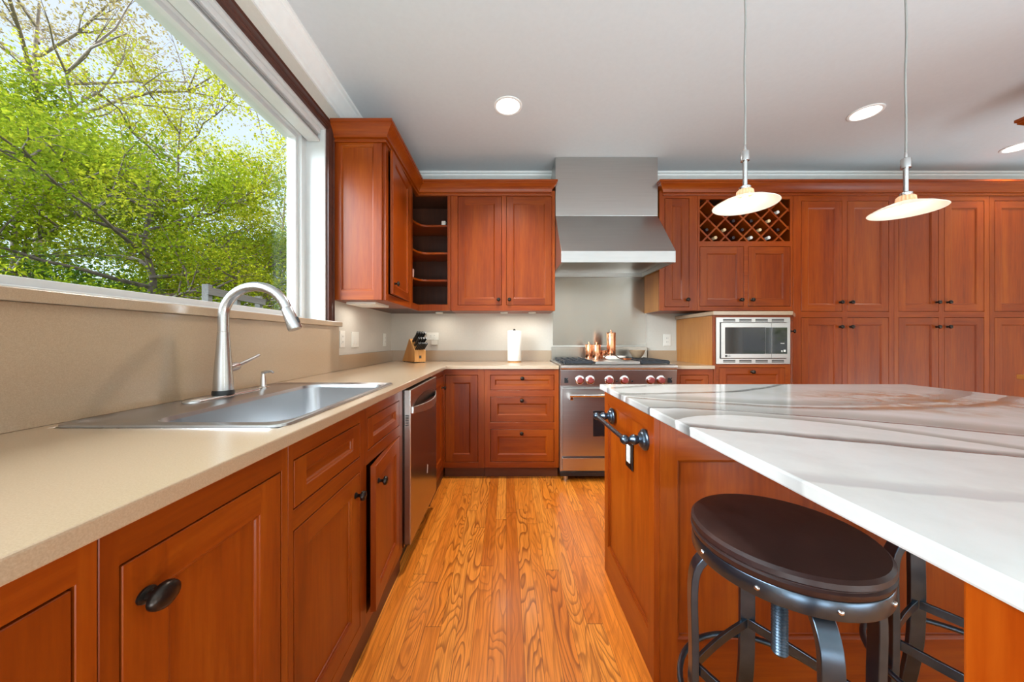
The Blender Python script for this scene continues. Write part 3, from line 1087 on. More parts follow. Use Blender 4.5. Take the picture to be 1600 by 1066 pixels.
sd = thing('soap_dispenser', 'small chrome pump dispenser on the sink deck', 'soap dispenser', (-1.015, 1.425, .917))
MB().lathe([(.021, .0005), (.021, .006), (.012, .010), (.0105, .040), (.0085, .055), (.0085, .063)], (0, 0, 0), 'z', 20).build('pump_base', M['chrome'], sd, smooth=40)
MB().tube([(-.004, 0, .066), (.012, 0, .070), (.034, 0, .072), (.042, 0, .066)], [.007, .0065, .005, .0045], 10).build('nozzle', M['nickel'], sd, smooth=50)

# ------------------------------------------------------------------ upper cabinets, left of the hood
UZ0, UZ1 = 1.378, 2.44
u1 = cabinet('wall_cabinet', 'wall cabinet beside the window with a panelled end and narrow door ajar', (-.783, 2.222, 0), L90, .595, .343, UZ0, UZ1,
             [(.045, .548, 1.425, 2.385)])
door(u1, .045, .548, 1.425, 2.385, kn=(.085, 1.50), ajar=R(3.5), hinge='r')
# decorated end panel facing the camera (its normal is local -x)
ep, _ = panel_front(u1, 'end_panel', 0, .318, UZ0 + .001, UZ1, st=.055, rl=.062, gap=0, th=.016, rec=.011)
ep.location = (-.0165, .340, 0)
ep.rotation_euler = (0, 0, R(-90))

cs_ = thing('corner_shelf_unit', 'open corner wall cabinet with three curved shelves', 'shelf', (-.783, 3.02, UZ0))
H = UZ1 - UZ0
k_ = MB()
# two face frames meeting in the corner
k_.cells([0, .262, .290], [0, .055, H - .045, H], lambda u, v: not (u < .262 and .055 < v < H - .045), 0, .02, 'y', 0)
k_.cells([-.200, -.165, .020], [0, .055, H - .045, H], lambda u, v: not (u > -.165 and .055 < v < H - .045), -.02, 0, 'x', 0)
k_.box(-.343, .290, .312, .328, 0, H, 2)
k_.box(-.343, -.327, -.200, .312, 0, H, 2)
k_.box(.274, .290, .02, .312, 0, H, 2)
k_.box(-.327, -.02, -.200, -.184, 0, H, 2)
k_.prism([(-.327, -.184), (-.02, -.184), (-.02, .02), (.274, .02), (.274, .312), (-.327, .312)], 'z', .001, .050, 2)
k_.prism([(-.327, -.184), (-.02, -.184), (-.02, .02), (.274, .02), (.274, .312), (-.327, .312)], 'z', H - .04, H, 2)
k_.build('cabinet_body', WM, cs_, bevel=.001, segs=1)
for zs in (.262, .506, .752):
    arc = []
    # curved front edge: from (-.02,-.18) sweeping to (.27,.02)
    p0, p1, p2 = Vector((-.018, -.180)), Vector((-.012, .030)), Vector((.085, .030))
    for q in range(11):
        t = q / 10
        arc.append(tuple(p0 * (1 - t) ** 2 + p1 * 2 * t * (1 - t) + p2 * t * t))
    poly = [(-.325, .310), (-.325, -.180)] + arc + [(.272, .030), (.272, .310)]
    MB().prism(poly, 'z', zs, zs + .019, 0).build('shelf', M['wood_h'], cs_, bevel=.004)
tag(MB().box(-.020, .018, -.02, .02, 0, .045).build('white_box', M['plastic'], loc=(-.565, 3.10, UZ0 + .7715), bevel=.004), 'tiny white box on the top curved corner shelf', 'box')
tag(MB().lathe([(.026, 0), (.029, .03), (.030, .075), (.027, .078), (.026, .03), (.0005, .006)], (0, 0, 0), 'z', 20).build('glass_tumbler', plain('cloudy_pink_glass', (0.50, 0.30, 0.25), 0.15), loc=(-.835, 2.98, UZ0 + .282), smooth=40), 'small cloudy tumbler at the left end of the lowest curved shelf', 'glass')

u3 = cabinet('wall_cabinet', 'two-door wall cabinet left of the range hood', (-.490, 3.02, 0), 0, .922, .328, UZ0, UZ1,
             [(.060, .450, 1.425, 2.390), (.490, .895, 1.425, 2.390)])
door(u3, .060, .450, 1.425, 2.390, kn=(.422, 1.475))
door(u3, .490, .895, 1.425, 2.390, kn=(.518, 1.475))

# ------------------------------------------------------------------ upper cabinets, right of the hood
u4 = cabinet('wall_cabinet', 'narrow single-door wall cabinet right of the range hood', (1.356, 3.02, 0), 0, .336, .328, UZ0, UZ1,
             [(.048, .265, 1.41, 2.373)], ends=(5, 0))
door(u4, .048, .265, 1.41, 2.373, kn=(.245, 1.475))
u5 = cabinet('wine_cabinet', 'wall cabinet with a lattice wine rack above two short doors', (1.694, 3.02, 0), 0, .843, .328, UZ0, UZ1,
             [(.020, .818, 1.994, 2.367), (.020, .410, 1.416, 1.948), (.448, .822, 1.416, 1.948)])
door(u5, .020, .410, 1.416, 1.948, kn=(.380, 1.473))
door(u5, .448, .822, 1.416, 1.948, kn=(.478, 1.473))
ox0, ox1, oz0, oz1 = .020, .818, 1.994, 2.367
MB().box(.017, .826, .022, .32, 1.976, 1.992).build('rack_floor', M['wood_dark'], u5)
# lattice: clipped diagonal boards
pit = .1585
lat = MB()


def clip_diag(c0, sgn, hw=.0075):
    """board along z = oz0 + sgn*(x - c0), clipped to the opening; returns polygon"""
    A, B = [], []
    poly = [(ox0, oz0), (ox1, oz0), (ox1, oz1), (ox0, oz1)]

    def clip(poly, f):
        out = []
        for i in range(len(poly)):
            p, q_ = poly[i], poly[(i + 1) % len(poly)]
            fp, fq = f(p), f(q_)
            if fp >= 0:
                out.append(p)
            if fp * fq < 0:
                t = fp / (fp - fq)
                out.append((p[0] + (q_[0] - p[0]) * t, p[1] + (q_[1] - p[1]) * t))
        return out
    d = lambda p: (p[1] - oz0) - sgn * (p[0] - c0)
    w = hw * math.sqrt(2)
    poly = clip(poly, lambda p: d(p) + w)
    return clip(poly, lambda p: w - d(p)) if poly else poly


LX0 = .095           # x of a lattice bottom vertex
ZV = oz0 + .045      # height of a lattice crossing
for k in range(-5, 9):
    for sgn in (1, -1):
        cc0 = LX0 + k * pit - sgn * (ZV - oz0)
        pg = clip_diag(cc0, sgn)
        if len(pg) >= 3:
            lat.prism(pg, 'y', .012 if sgn > 0 else .0125, .285, 0)
lat.build('wine_lattice', [M['wood_v']], u5, bevel=.0008, segs=1)


def bottle_at(x, z, cap, glass, label, y=0.02):
    root = thing('wine_bottle', label, 'bottle', (1.694 + x, 3.02 + y, z), 0, 'wine bottles in the lattice rack')
    pf = [(.0005, .285), (.034, .285), (.0365, .28), (.0365, .115), (.034, .10), (.020, .078), (.0140, .068), (.0135, .058)]
    MB().lathe(pf[::-1], (0, 0, 0), 'y', 20).build('glass_body', glass, root, smooth=40)
    MB().lathe([(.0005, 0), (.0125, .0005), (.0145, .003), (.0145, .058), (.0140, .060)], (0, 0, 0), 'y', 16).build('cap', cap, root, smooth=40)
    return root


# cells: (column half-index, row) -> bottom vertex
rows = {'bottom': ZV, 'middle': ZV + pit / 2, 'upper': ZV + pit}
cap_of = {'c': (M['cap_cream'], 'cream-capped'), 'w': (M['cap_white'], 'white-capped'), 'd': (M['cap_dark'], 'dark-capped')}
nth = ['first', 'second', 'third', 'fourth', 'fifth']
layout = {'low': (ZV - pit / 2 + 0.0, [(1, 'c', 0), (3, 'd', 0), (5, 'w', 0), (7, 'w', 1)]),
          'middle': (ZV, [(0, 'd', 0), (2, 'c', 0), (4, 'd', 0), (6, 'c', 0), (8, 'd', 0)]),
          'upper': (ZV + pit / 2, [(3, 'd', 0), (5, 'd', 0), (7, 'c', 0)]),
          'top': (ZV + pit, [(8, 'w', 0)])}
for row, (zv, lst) in layout.items():
    for i, (hc, cp_, gl) in enumerate(lst):
        x = LX0 + hc * pit / 2
        z = zv + .0365 * math.sqrt(2) + .0075 * math.sqrt(2) + .001
        if row == 'low':
            z = max(z, oz0 + .0385)
        cm, cn = cap_of[cp_]
        nm = 'pale' if gl else 'dark'
        place = {'low': 'bottom row of the wine rack', 'middle': 'second row up of the wine rack', 'upper': 'third row up of the wine rack', 'top': 'top right of the wine rack'}[row]
        lab = '%s %s bottle in the %s, %s from the left' % (nm, cn, place, nth[i]) if row != 'top' else '%s %s bottle lying at the %s' % (nm, cn, place)
        if .06 < x < .80:
            bottle_at(x, z, cm, M['bottle_clear'] if gl else M['bottle'], lab)

# pantry: three tall units
for k, (X0, W, ds, lab) in enumerate([
        (2.540, .893, [(2.612, 2.975), (3.020, 3.388)], 'tall four-door pantry cabinet next to the microwave cabinet'),
        (3.435, .843, [(3.473, 3.830), (3.879, 4.232)], 'tall four-door pantry cabinet, middle of the three behind the island'),
        (4.280, .893, [(4.323, 4.700), (4.745, 5.120)], 'tall pantry cabinet cut off by the right edge of the picture')]):
    ops = []
    for a, b in ds:
        ops += [(a - X0, b - X0, 1.370, 2.352), (a - X0, b - X0, .12, 1.319)]
    p = cabinet('pantry_cabinet', lab, (X0, 3.02, 0), 0, W, .328, .09, UZ1, ops, toe=.05)
    for i, (a, b) in enumerate(ds):
        kx = (b - X0 - .018) if i == 0 else (a - X0 + .025)
        if i == 0:
            kx = b - X0 - .012 - .010
        door(p, a - X0, b - X0, 1.370, 2.352, kn=(kx, 1.452))
        door(p, a - X0, b - X0, .12, 1.319, kn=(kx, 1.235))

# wooden crown on the cabinets
wc = [(.0006, 2.395), (.010, 2.395), (.012, 2.404), (.005, 2.408), (.005, 2.418), (.018, 2.421), (.020, 2.432), (.026, 2.444), (.040, 2.464), (.055, 2.478), (.059, 2.482), (.059, 2.491), (.066, 2.495), (.066, 2.512), (.0006, 2.512)]
tag(MB().sweep(wc, [(-1.107, 2.2055), (-.783, 2.2055), (-.783, 3.02), (.381, 3.02), (.381, 3.30)], side=-1).build('cabinet_crown', M['wood_h'], smooth=30), 'stepped wood crown along the cabinets left of the hood', 'moulding')
tag(MB().sweep(wc, [(1.398, 3.30), (1.398, 3.02), (5.17, 3.02)], side=-1).build('cabinet_crown', M['wood_h'], smooth=30), 'stepped wood crown along the cabinets right of the hood', 'moulding')

# under-cabinet lights
ul = thing('undercabinet_light', 'white slab light under the wall cabinet beside the window', 'light', (-1.08, 2.30, UZ0 - .0005))
MB().box(0, .20, 0, .26, -.016, 0).build('housing', M['plastic'], ul, bevel=.003)
MB().box(.04, .16, .04, .22, -.0185, -.0155).build('lens', M['white'], ul, bevel=.001)
lamp('slab_lamp', 'AREA', (.10, .13, -.020), (0, 0, 0), .55, (1.0, .95, .88), .12, .18, parent=ul)
for px, lab in ((-.62, 'small white puck light under the corner shelf unit'), (-.02, 'small white puck light left under the two-door wall cabinet'), (.24, 'small white puck light right under the two-door wall cabinet')):
    pk = thing('puck_light', lab, 'light', (px, 3.16, UZ0 - .0005), 0, 'under-cabinet puck lights')
    MB().lathe([(.032, 0), (.035, -.004), (.035, -.010), (.030, -.013), (.024, -.013)], (0, 0, 0), 'z', 24).build('housing', M['plastic'], pk, smooth=40)
    lamp('puck_lamp', 'AREA', (0, 0, -.0145), (0, 0, 0), .55, (1.0, .93, .82), .05, parent=pk)
    MB().lathe([(.024, -.0115), (.0005, -.0125)], (0, 0, 0), 'z', 24).build('lens', M['plastic'], pk, smooth=40)

# ------------------------------------------------------------------ hood and steel backsplash
hood = thing('range_hood', 'stainless chimney range hood over the range', 'range hood', (.436, 2.70, 1.733))
HW = .906
MB().box(0, HW, .32, .648, .485, 1.004).build('chimney', M['steel'], hood, bevel=.002)
cn = MB()
cn.loft([[(0, .32, .483), (HW, .32, .483), (HW, .648, .483), (0, .648, .483)],
         [(0, 0, .092), (HW, 0, .092), (HW, .648, .092), (0, .648, .092)]], 0, True)
cn.cells([0, .02, HW - .02, HW], [0, .02, .63, .648], lambda u, v: not (.02 < u < HW - .02 and .02 < v < .63), 0, .092, 'z')
cn.build('canopy', M['steel'], hood, bevel=.002)
MB().box(.02, HW - .02, .02, .63, .040, .055).build('baffle', M['steel_v'], hood)
for lx in (.17, .60):
    lp = MB().lathe([(.040, .040), (.040, .034), (.030, .032)], (lx, .12, 0), 'z', 24).build('lamp_ring', M['chrome'], hood, smooth=40)
    MB().lathe([(.030, .033), (.0005, .031)], (lx, .12, 0), 'z', 20).build('lamp_lens', M['puck'], lp)
    lamp('hood_lamp', 'SPOT', (lx, .12, .028), (R(-18), 0, 0), 1.2, (1.0, .66, .34), parent=hood, spot_size=R(100), spot_blend=.8, shadow_soft_size=.025)
tag(MB().box(.456, 1.378, 3.3485, 3.3499, 1.066, 1.79).build('steel_backsplash', M['steel_panel'], bevel=.001), 'tall stainless steel panel behind the range', 'backsplash')

# ------------------------------------------------------------------ range
rg = thing('range', 'stainless professional gas range with red knobs', 'range', (.427, 2.66, 0))
W = .912
bd = MB()
bd.box(0, W, .045, .665, .10, .885)
bd.box(.0, W, .045, .10, .07, .10)
bd.build('body', M['steel'], rg, bevel=.002)
MB().prism([(0.0, .900), (.006, .888), (.02, .886), (.665, .886), (.665, .925), (.02, .925), (.006, .920), (0, .912)], 'x', 0, W).build('cooktop', M['steel'], rg, bevel=.001)
MB().prism([(.012, .884), (.024, .760), (.045, .760), (.045, .884)], 'x', 0.0, W).build('control_panel', M['steel'], rg, bevel=.002)
MB().box(.015, W - .015, .015, .044, .208, .742).build('oven_door', M['steel'], rg, bevel=.004)
od = MB().box(.254, W - .254, .0135, .02, .362, .565).build('oven_window', M['blackglass'], rg, bevel=.002)
hn = MB()
hn.tube([(.06, -.045, .692), (W - .06, -.045, .692)], .012, 16)
hn.build('oven_handle', M['chrome'], rg, smooth=50)
for hx in (.075, W - .075):
    MB().box(hx - .012, hx + .012, -.050, .016, .655, .700).build('handle_bracket', M['chrome'], rg, bevel=.005)
MB().box(.015, W - .015, .018, .044, .098, .192).build('kick_panel', M['steel'], rg, bevel=.003)
MB().box(.0, W, .03, .60, .045, .075).build('base', M['black'], rg)
for lx, ly in ((.05, .08), (W - .05, .08), (.05, .58), (W - .05, .58)):
    MB().lathe([(.02, 0), (.02, .046)], (lx, ly, 0), 'z', 16).build('foot', M['steel'], rg)
for kx in (.150, .232, .382, .500, .706, .788):
    kz, ky = .805, .0185
    bz = MB().lathe([(.036, -.004), (.036, .003), (.030, .006)], (kx, ky, kz), '-y', 24).build('knob_bezel', M['chrome'], rg, smooth=40)
    kb = MB().lathe([(.022, .005), (.024, .010), (.0225, .030), (.019, .034), (.0005, .035)], (kx, ky, kz), '-y', 24)
    kb.build('knob', M['redknob'], bz, smooth=40)
for kx in (.441, .562):
    MB().lathe([(.007, 0), (.006, .006), (.0005, .007)], (kx, .019, .795), '-y', 12).build('igniter_button', M['black'], rg, smooth=40)
for bx_ in (.044, .858):
    lg = MB()
    lg.prism([(bx_ - .015, .782), (bx_ + .015, .782), (bx_ + .015, .802), (bx_ + .008, .806), (bx_ + .016, .824), (bx_ + .004, .816), (bx_ - .002, .822), (bx_ - .015, .822)], 'y', .0125, .022)
    lg.build('emblem', M['black'], rg)
# riser
rs = MB()
rs.box(.012, W + .02, .630, .664, .925, 1.052)
rs.box(.012, W + .02, .600, .634, .925, .934)
rs.build('riser', M['steel_v'], rg, bevel=.002)
# grates, burners, griddle
for gx in (.035, .650):
    gr = MB()
    gw = .235
    for k in range(5):
        x = gx + .012 + (gw - .024) * k / 4
        gr.box(x - .007, x + .007, .075, .575, .938, .956)
    for k in range(6):
        y = .08 + .49 * k / 5
        gr.box(gx, gx + gw, y - .008, y + .008, .930, .950)
    for x in (gx + .01, gx + gw - .01):
        for y in (.08, .325, .57):
            gr.box(x - .008, x + .008, y - .008, y + .008, .9255, .94)
    gr.build('grate', M['iron'], rg, bevel=.003)
    for y in (.20, .45):
        MB().lathe([(.045, .9255), (.045, .933), (.036, .936), (.0005, .937)], (gx + gw / 2, y, 0), 'z', 24).build('burner', M['black'], rg, smooth=40)
gd = MB()
gd.box(.285, .640, .055, .585, .9255, .948)
gd.build('griddle_cover', M['steel'], rg, bevel=.004)
gr = None

# things on the griddle
GZ = .9485


def canister(loc, r, h, label, lid=True):
    root = thing('copper_canister', label, 'canister', loc)
    MB().lathe([(r * .97, 0), (r, .003), (r, h - .014), (r * .98, h - .012)], (0, 0, 0), 'z', 32).build('can', M['copper'], root, smooth=40)
    l_ = MB().lathe([(r * 1.03, h - .014), (r * 1.03, h), (r * .95, h + .004), (.0005, h + .006)], (0, 0, 0), 'z', 32).build('lid', M['copper'], root, smooth=40)
    MB().lathe([(.006, h + .005), (.005, h + .012), (.010, h + .018), (.009, h + .024), (.0005, h + .027)], (0, 0, 0), 'z', 16).build('lid_knob', M['copper'], l_, smooth=40)
    return root


canister((.962, 3.13, GZ), .041, .235, 'tall copper canister on the range griddle')
canister((.800, 3.02, GZ), .034, .125, 'short copper canister at the left of the griddle')
canister((.770, 3.17, GZ), .034, .125, 'added short copper canister standing for the reflection of its front neighbour')  # added copy, shapes the mirror image of the short canister in front
mug = thing('copper_mug', 'small copper mug between the copper canisters', 'mug', (.880, 3.10, GZ))
MB().lathe([(.028, 0), (.030, .003), (.030, .075), (.0285, .075), (.028, .006), (.0005, .005)], (0, 0, 0), 'z', 28).build('cup', M['copper'], mug, smooth=40)
MB().tube([(.029, 0, .06), (.045, 0, .058), (.048, 0, .038), (.043, 0, .018), (.029, 0, .015)], .0035, 8).build('handle', M['copper'], mug, smooth=60)
dish = tag(MB().lathe([(.04, 0), (.06, .004), (.085, .022), (.090, .032), (.086, .032), (.075, .018), (.04, .008), (.0005, .007)], (0, 0, 0), 'z', 36, sx=1.1, sy=.8).build('white_dish', M['porcelain'], loc=(.930, 2.93, GZ), smooth=50), 'oval white dish in front of the copper canisters', 'dish')
ld = thing('copper_spoon', 'copper spoon with arched dark handle lying on the griddle front', 'spoon', (.985, 2.80, GZ))
MB().lathe([(.0005, .004), (.022, .006), (.036, .014), (.040, .020), (.037, .019), (.022, .010), (.0005, .008)], (0, 0, 0), 'z', 28, sx=1.15).build('spoon_bowl', M['copper'], ld, smooth=50)
MB().tube([(-.035, 0, .015), (-.06, 0, .022), (-.09, 0, .045), (-.125, 0, .058), (-.155, 0, .050), (-.185, 0, .022), (-.195, 0, .005)], .0042, 10).build('spoon_handle', plain('dark_bronze_handle', (0.10, 0.05, 0.03), .35, .9), ld, smooth=60)
tag(MB().lathe([(.03, 0), (.034, .003), (.055, .03), (.072, .07), (.069, .07), (.052, .032), (.03, .007), (.0005, .006)], (0, 0, 0), 'z', 36).build('metal_bowl', plain('brown_metal_bowl', (0.50, 0.34, 0.21), .3, .4), loc=(1.195, 3.115, .9565), smooth=50), 'small brownish metal bowl on the back right burner grate', 'bowl')

# ------------------------------------------------------------------ knife block, paper towel
kb = thing('knife_block', 'slanted beech knife block in the counter corner', 'knife block', (-.775, 3.075, .9145), R(42))
prof = [(0, .006), (0, .105), (.095, .215), (.108, .215), (.245, .012), (.245, .006)]
MB().prism(prof, 'x', -.055, .055).build('block', M['wood_block'], kb, bevel=.002)
for x in (-.045, .045):
    for y in (.015, .225):
        MB().lathe([(.007, 0), (.007, .0062)], (x, y, 0), 'z', 12).build('foot', M['black'], kb)
MB().box(-.011, .011, -.0012, .001, .038, .064).build('emblem', M['slot'], kb)
kb_m = kb.matrix_basis.copy()
sl_d = Vector((0, .095, .110)).normalized()
nrm = Vector((0, -sl_d.z, sl_d.y))


def knife(x, s, length, r, label, wide=1.5):
    base = Vector((x, 0, .105)) + sl_d * s
    root = thing('kitchen_knife', label, 'knife', (0, 0, 0), 0, 'knives in the knife block')
    wm = Matrix.LocRotScale(kb.location, kb.rotation_euler, (1, 1, 1))
    root.location = wm @ base
    root.rotation_euler = (0, 0, R(42))
    p = [nrm * .004, nrm * (length * .3), nrm * (length * .7), nrm * length]
    p[2] = p[2] + sl_d * -.002
    hd_ = MB()
    loops = []
    for i, (pp, sc) in enumerate(zip(p, (.9, 1.0, .92, 1.05))):
        lp = []
        for k in range(10):
            a = 2 * math.pi * k / 10
            q_ = pp + Vector((1, 0, 0)) * math.cos(a) * r * sc + sl_d * math.sin(a) * r * wide * sc
            lp.append(tuple(q_))
        loops.append(lp)
    hd_.loft(loops, 0, True, True)
    hd_.build('handle', M['black'], root, smooth=50, bevel=.0015)
    bl = MB()
    q0 = nrm * -.02
    q1 = nrm * .0045
    a_ = Vector((1, 0, 0)) * .0012
    b_ = sl_d * r * 1.3
    bl.loft([[tuple(q0 + a_ + b_), tuple(q0 - a_ + b_), tuple(q0 - a_ - b_), tuple(q0 + a_ - b_)], [tuple(q1 + a_ + b_), tuple(q1 - a_ + b_), tuple(q1 - a_ - b_), tuple(q1 + a_ - b_)]], 0, True, True)
    bl.build('bolster', M['chrome'], root)
    rv = MB()
    for t in (.25, .5, .75):
        pp = nrm * (length * t)
        rv.lathe([(.0022, -r * .99), (.0022, r * .99)], (0, 0, 0), 'x', 8)
        for i in range(len(rv.v) - 16, len(rv.v)):
            v = rv.v[i]
            rv.v[i] = (v[0], v[1] + pp.y, v[2] + pp.z)
    rv.build('rivets', M['chrome'], root)


for i, x in enumerate((-.040, -.024, -.008, .008, .024, .040)):
    knife(x, .018, .088, .0068, 'black-handled steak knife in the lowest row of the knife block')
for i, (x, lab) in enumerate(((-.034, 'left'), (-.011, 'middle left'), (.012, 'middle right'), (.036, 'right'))):
    knife(x, .062, .108, .0088, 'black-handled paring knife %s in the middle row of the knife block' % lab)
for i, (x, lab) in enumerate(((-.034, 'left'), (-.011, 'middle left'), (.012, 'middle right'), (.036, 'right'))):
    knife(x, .112, .128, .0100, 'long black-handled chef knife %s in the top row of the knife block' % lab)

ph = thing('paper_towel_holder', 'upright paper towel stand on the back counter', 'holder', (.075, 3.15, .9145))
MB().lathe([(.062, 0), (.062, .006), (.055, .010), (.008, .011)], (0, 0, 0), 'z', 32).build('base', M['wood_block'], ph, smooth=40)
MB().lathe([(.008, .010), (.008, .285), (.012, .290), (.012, .298), (.007, .305), (.0005, .308)], (0, 0, 0), 'z', 16).build('rod', M['bronze'], ph, smooth=40)
pt = tag(MB().lathe([(.020, .013), (.062, .013), (.064, .016), (.064, .286), (.062, .289), (.020, .289), (.020, .013)], (0, 0, 0), 'z', 40, cap=False).build('paper_towel_roll', M['paper'], loc=(.075, 3.15, .9145), smooth=40), 'white paper towel roll on its upright stand by the range', 'paper towel')

# ------------------------------------------------------------------ outlets and switches


def plate(name, label, cat, loc, rotz, w=.072, h=.116, kind='outlet', mat='plastic', rec='plastic'):
    root = thing(name, label, cat, loc, rotz)
    MB().box(-w / 2, w / 2, -.006, -.0003, -h / 2, h / 2).build('cover_plate', M[mat], root, bevel=.003)
    if kind == 'outlet':
        r_ = MB().box(-.017, .017, -.009, -.005, -.034, .034).build('receptacle', M[rec], root, bevel=.003)
        s_ = MB()
        for zz in (-.018, .018):
            s_.box(-.008, -.006, -.0094, -.0085, zz - .006, zz + .006)
            s_.box(.006, .008, -.0094, -.0085, zz - .005, zz + .005)
        s_.build('slots', M['slot'], r_)
    elif kind == 'switch':
        for x in ((-.023, .023) if w > .1 else (0,)):
            MB().prism([(-.009, -.034), (-.006, -.034), (-.006, .034), (-.0075, .034)], 'x', x - .016, x + .016).build('rocker', M[rec], root, bevel=.001)
    else:
        r_ = MB().box(-.034, .034, -.009, -.005, -.017, .017).build('receptacle', M[rec], root, bevel=.003)
        s_ = MB()
        for xx in (-.018, .018):
            s_.box(xx - .006, xx + .006, -.0094, -.0085, -.008, -.006)
            s_.box(xx - .005, xx + .005, -.0094, -.0085, .006, .008)
        s_.build('slots', M['slot'], r_)
    return root


plate('wall_outlet', 'white outlet on the left wall at the end of the window ledge', 'outlet', (XW, 2.345, 1.125), L90)
plate('light_switch', 'white double rocker switch plate on the left wall', 'switch', (XW, 2.545, 1.122), L90, w=.118, kind='switch')
plate('wall_outlet', 'faint white outlet on the left wall near the corner', 'outlet', (XW, 3.16, 1.12), L90)
plate('wall_outlet', 'white sideways outlet on the back wall right of the knife block', 'outlet', (-.722, YW, 1.155), 0, w=.116, h=.072, kind='side')
ad = thing('plug_adapter', 'pale plug adapter hanging under the sideways outlet', 'charger', (-.700, YW - .007, 1.095))
MB().box(-.032, .032, -.028, -.001, -.026, .022).build('adapter_case', M['wall'], ad, bevel=.004)
MB().box(-.006, .006, -.012, -.003, .022, .060).build('plug_neck', M['plastic'], ad, bevel=.002)
plate('wall_outlet', 'white outlet on the back wall right of the range', 'outlet', (1.578, YW, 1.118), 0)

# ------------------------------------------------------------------ island
isl = thing('kitchen_island', 'cherry island cabinet with panelled sides and a square leg', 'kitchen island', (.481, 1.112, 0))
IW, ID, IH = 1.46, .556, .872
ib = MB()
ib.box(.021, IW, .021, ID, 0.0, IH, 0)
ib.build('cabinet_body', WM, isl)
o, _ = panel_front(isl, 'front_panel', 0.0205, IW, .0, IH, st=.058, rl=.145, gap=0, rec=.012)
o, _ = panel_front(isl, 'side_panel', 0.0, ID, .0, IH, st=.052, rl=.052, gap=0, rec=.008)
# side panel: faces -X, frame with a taller bottom rail
bpy.data.objects.remove(o)
sp = MB()
sp.frame(0, ID, 0, IH, [(.052, ID - .050, .140, .818)], 0, .02, 0, 1)
sp.frame(.052, ID - .050, .140, .818, [(.058, ID - .056, .146, .812)], .004, .012, 0, 1)
sp.box(.05, ID - .048, .010, .019, .138, .820, 0)
spo = sp.build('side_panel', WM, isl, bevel=.001, segs=1)
spo.location = (0, ID, 0)
spo.rotation_euler = (0, 0, R(-90))
lgp = MB()
lgp.box(0, .09, -.842, -.752, 0, IH)
lgp.build('island_leg', wood('cherry_leg', (0.16, 0.018, 0.0005), (0.25, 0.034, 0.001), (0.33, 0.062, 0.003), 'z'), isl, bevel=.003)
tag(MB().box(0, 1.525, 0, 1.49, 0, .026).build('island_countertop', M['quartz'], loc=(.466, .212, .8735), bevel=.004), 'white veined quartz top of the island', 'countertop')

tb = thing('towel_bar', 'dark pewter towel bar on the end of the island', 'towel bar', (.481, 1.181, .775))
BY = .363
MB().tube([(-.071, -.006, 0), (-.071, BY + .006, 0)], .0085, 16).build('bar', M['pewter'], tb, smooth=50)
for y in (0, BY):
    pf = [(.037, 0), (.037, .005), (.034, .009), (.028, .011), (.026, .016), (.017, .020), (.0125, .024), (.0175, .034), (.0185, .040), (.014, .049), (.009, .054), (.009, .058)]
    MB().lathe(pf, (-.0006, y, 0), '-x', 32).build('bracket', M['pewter'], tb, smooth=35)
    MB().lathe([(.0005, -.0165)] + [(.0165 * math.sin(R(a)), -.0165 * math.cos(R(a))) for a in range(20, 180, 20)] + [(.0005, .0165)], (-.071, y, 0), 'z', 20).build('finial', M['pewter'], tb, smooth=60)
plate('island_outlet', 'brown outlet plate with white receptacle on the end of the island', 'outlet', (.488, 1.345, .672), R(-90), mat='bronze')

# ------------------------------------------------------------------ stools


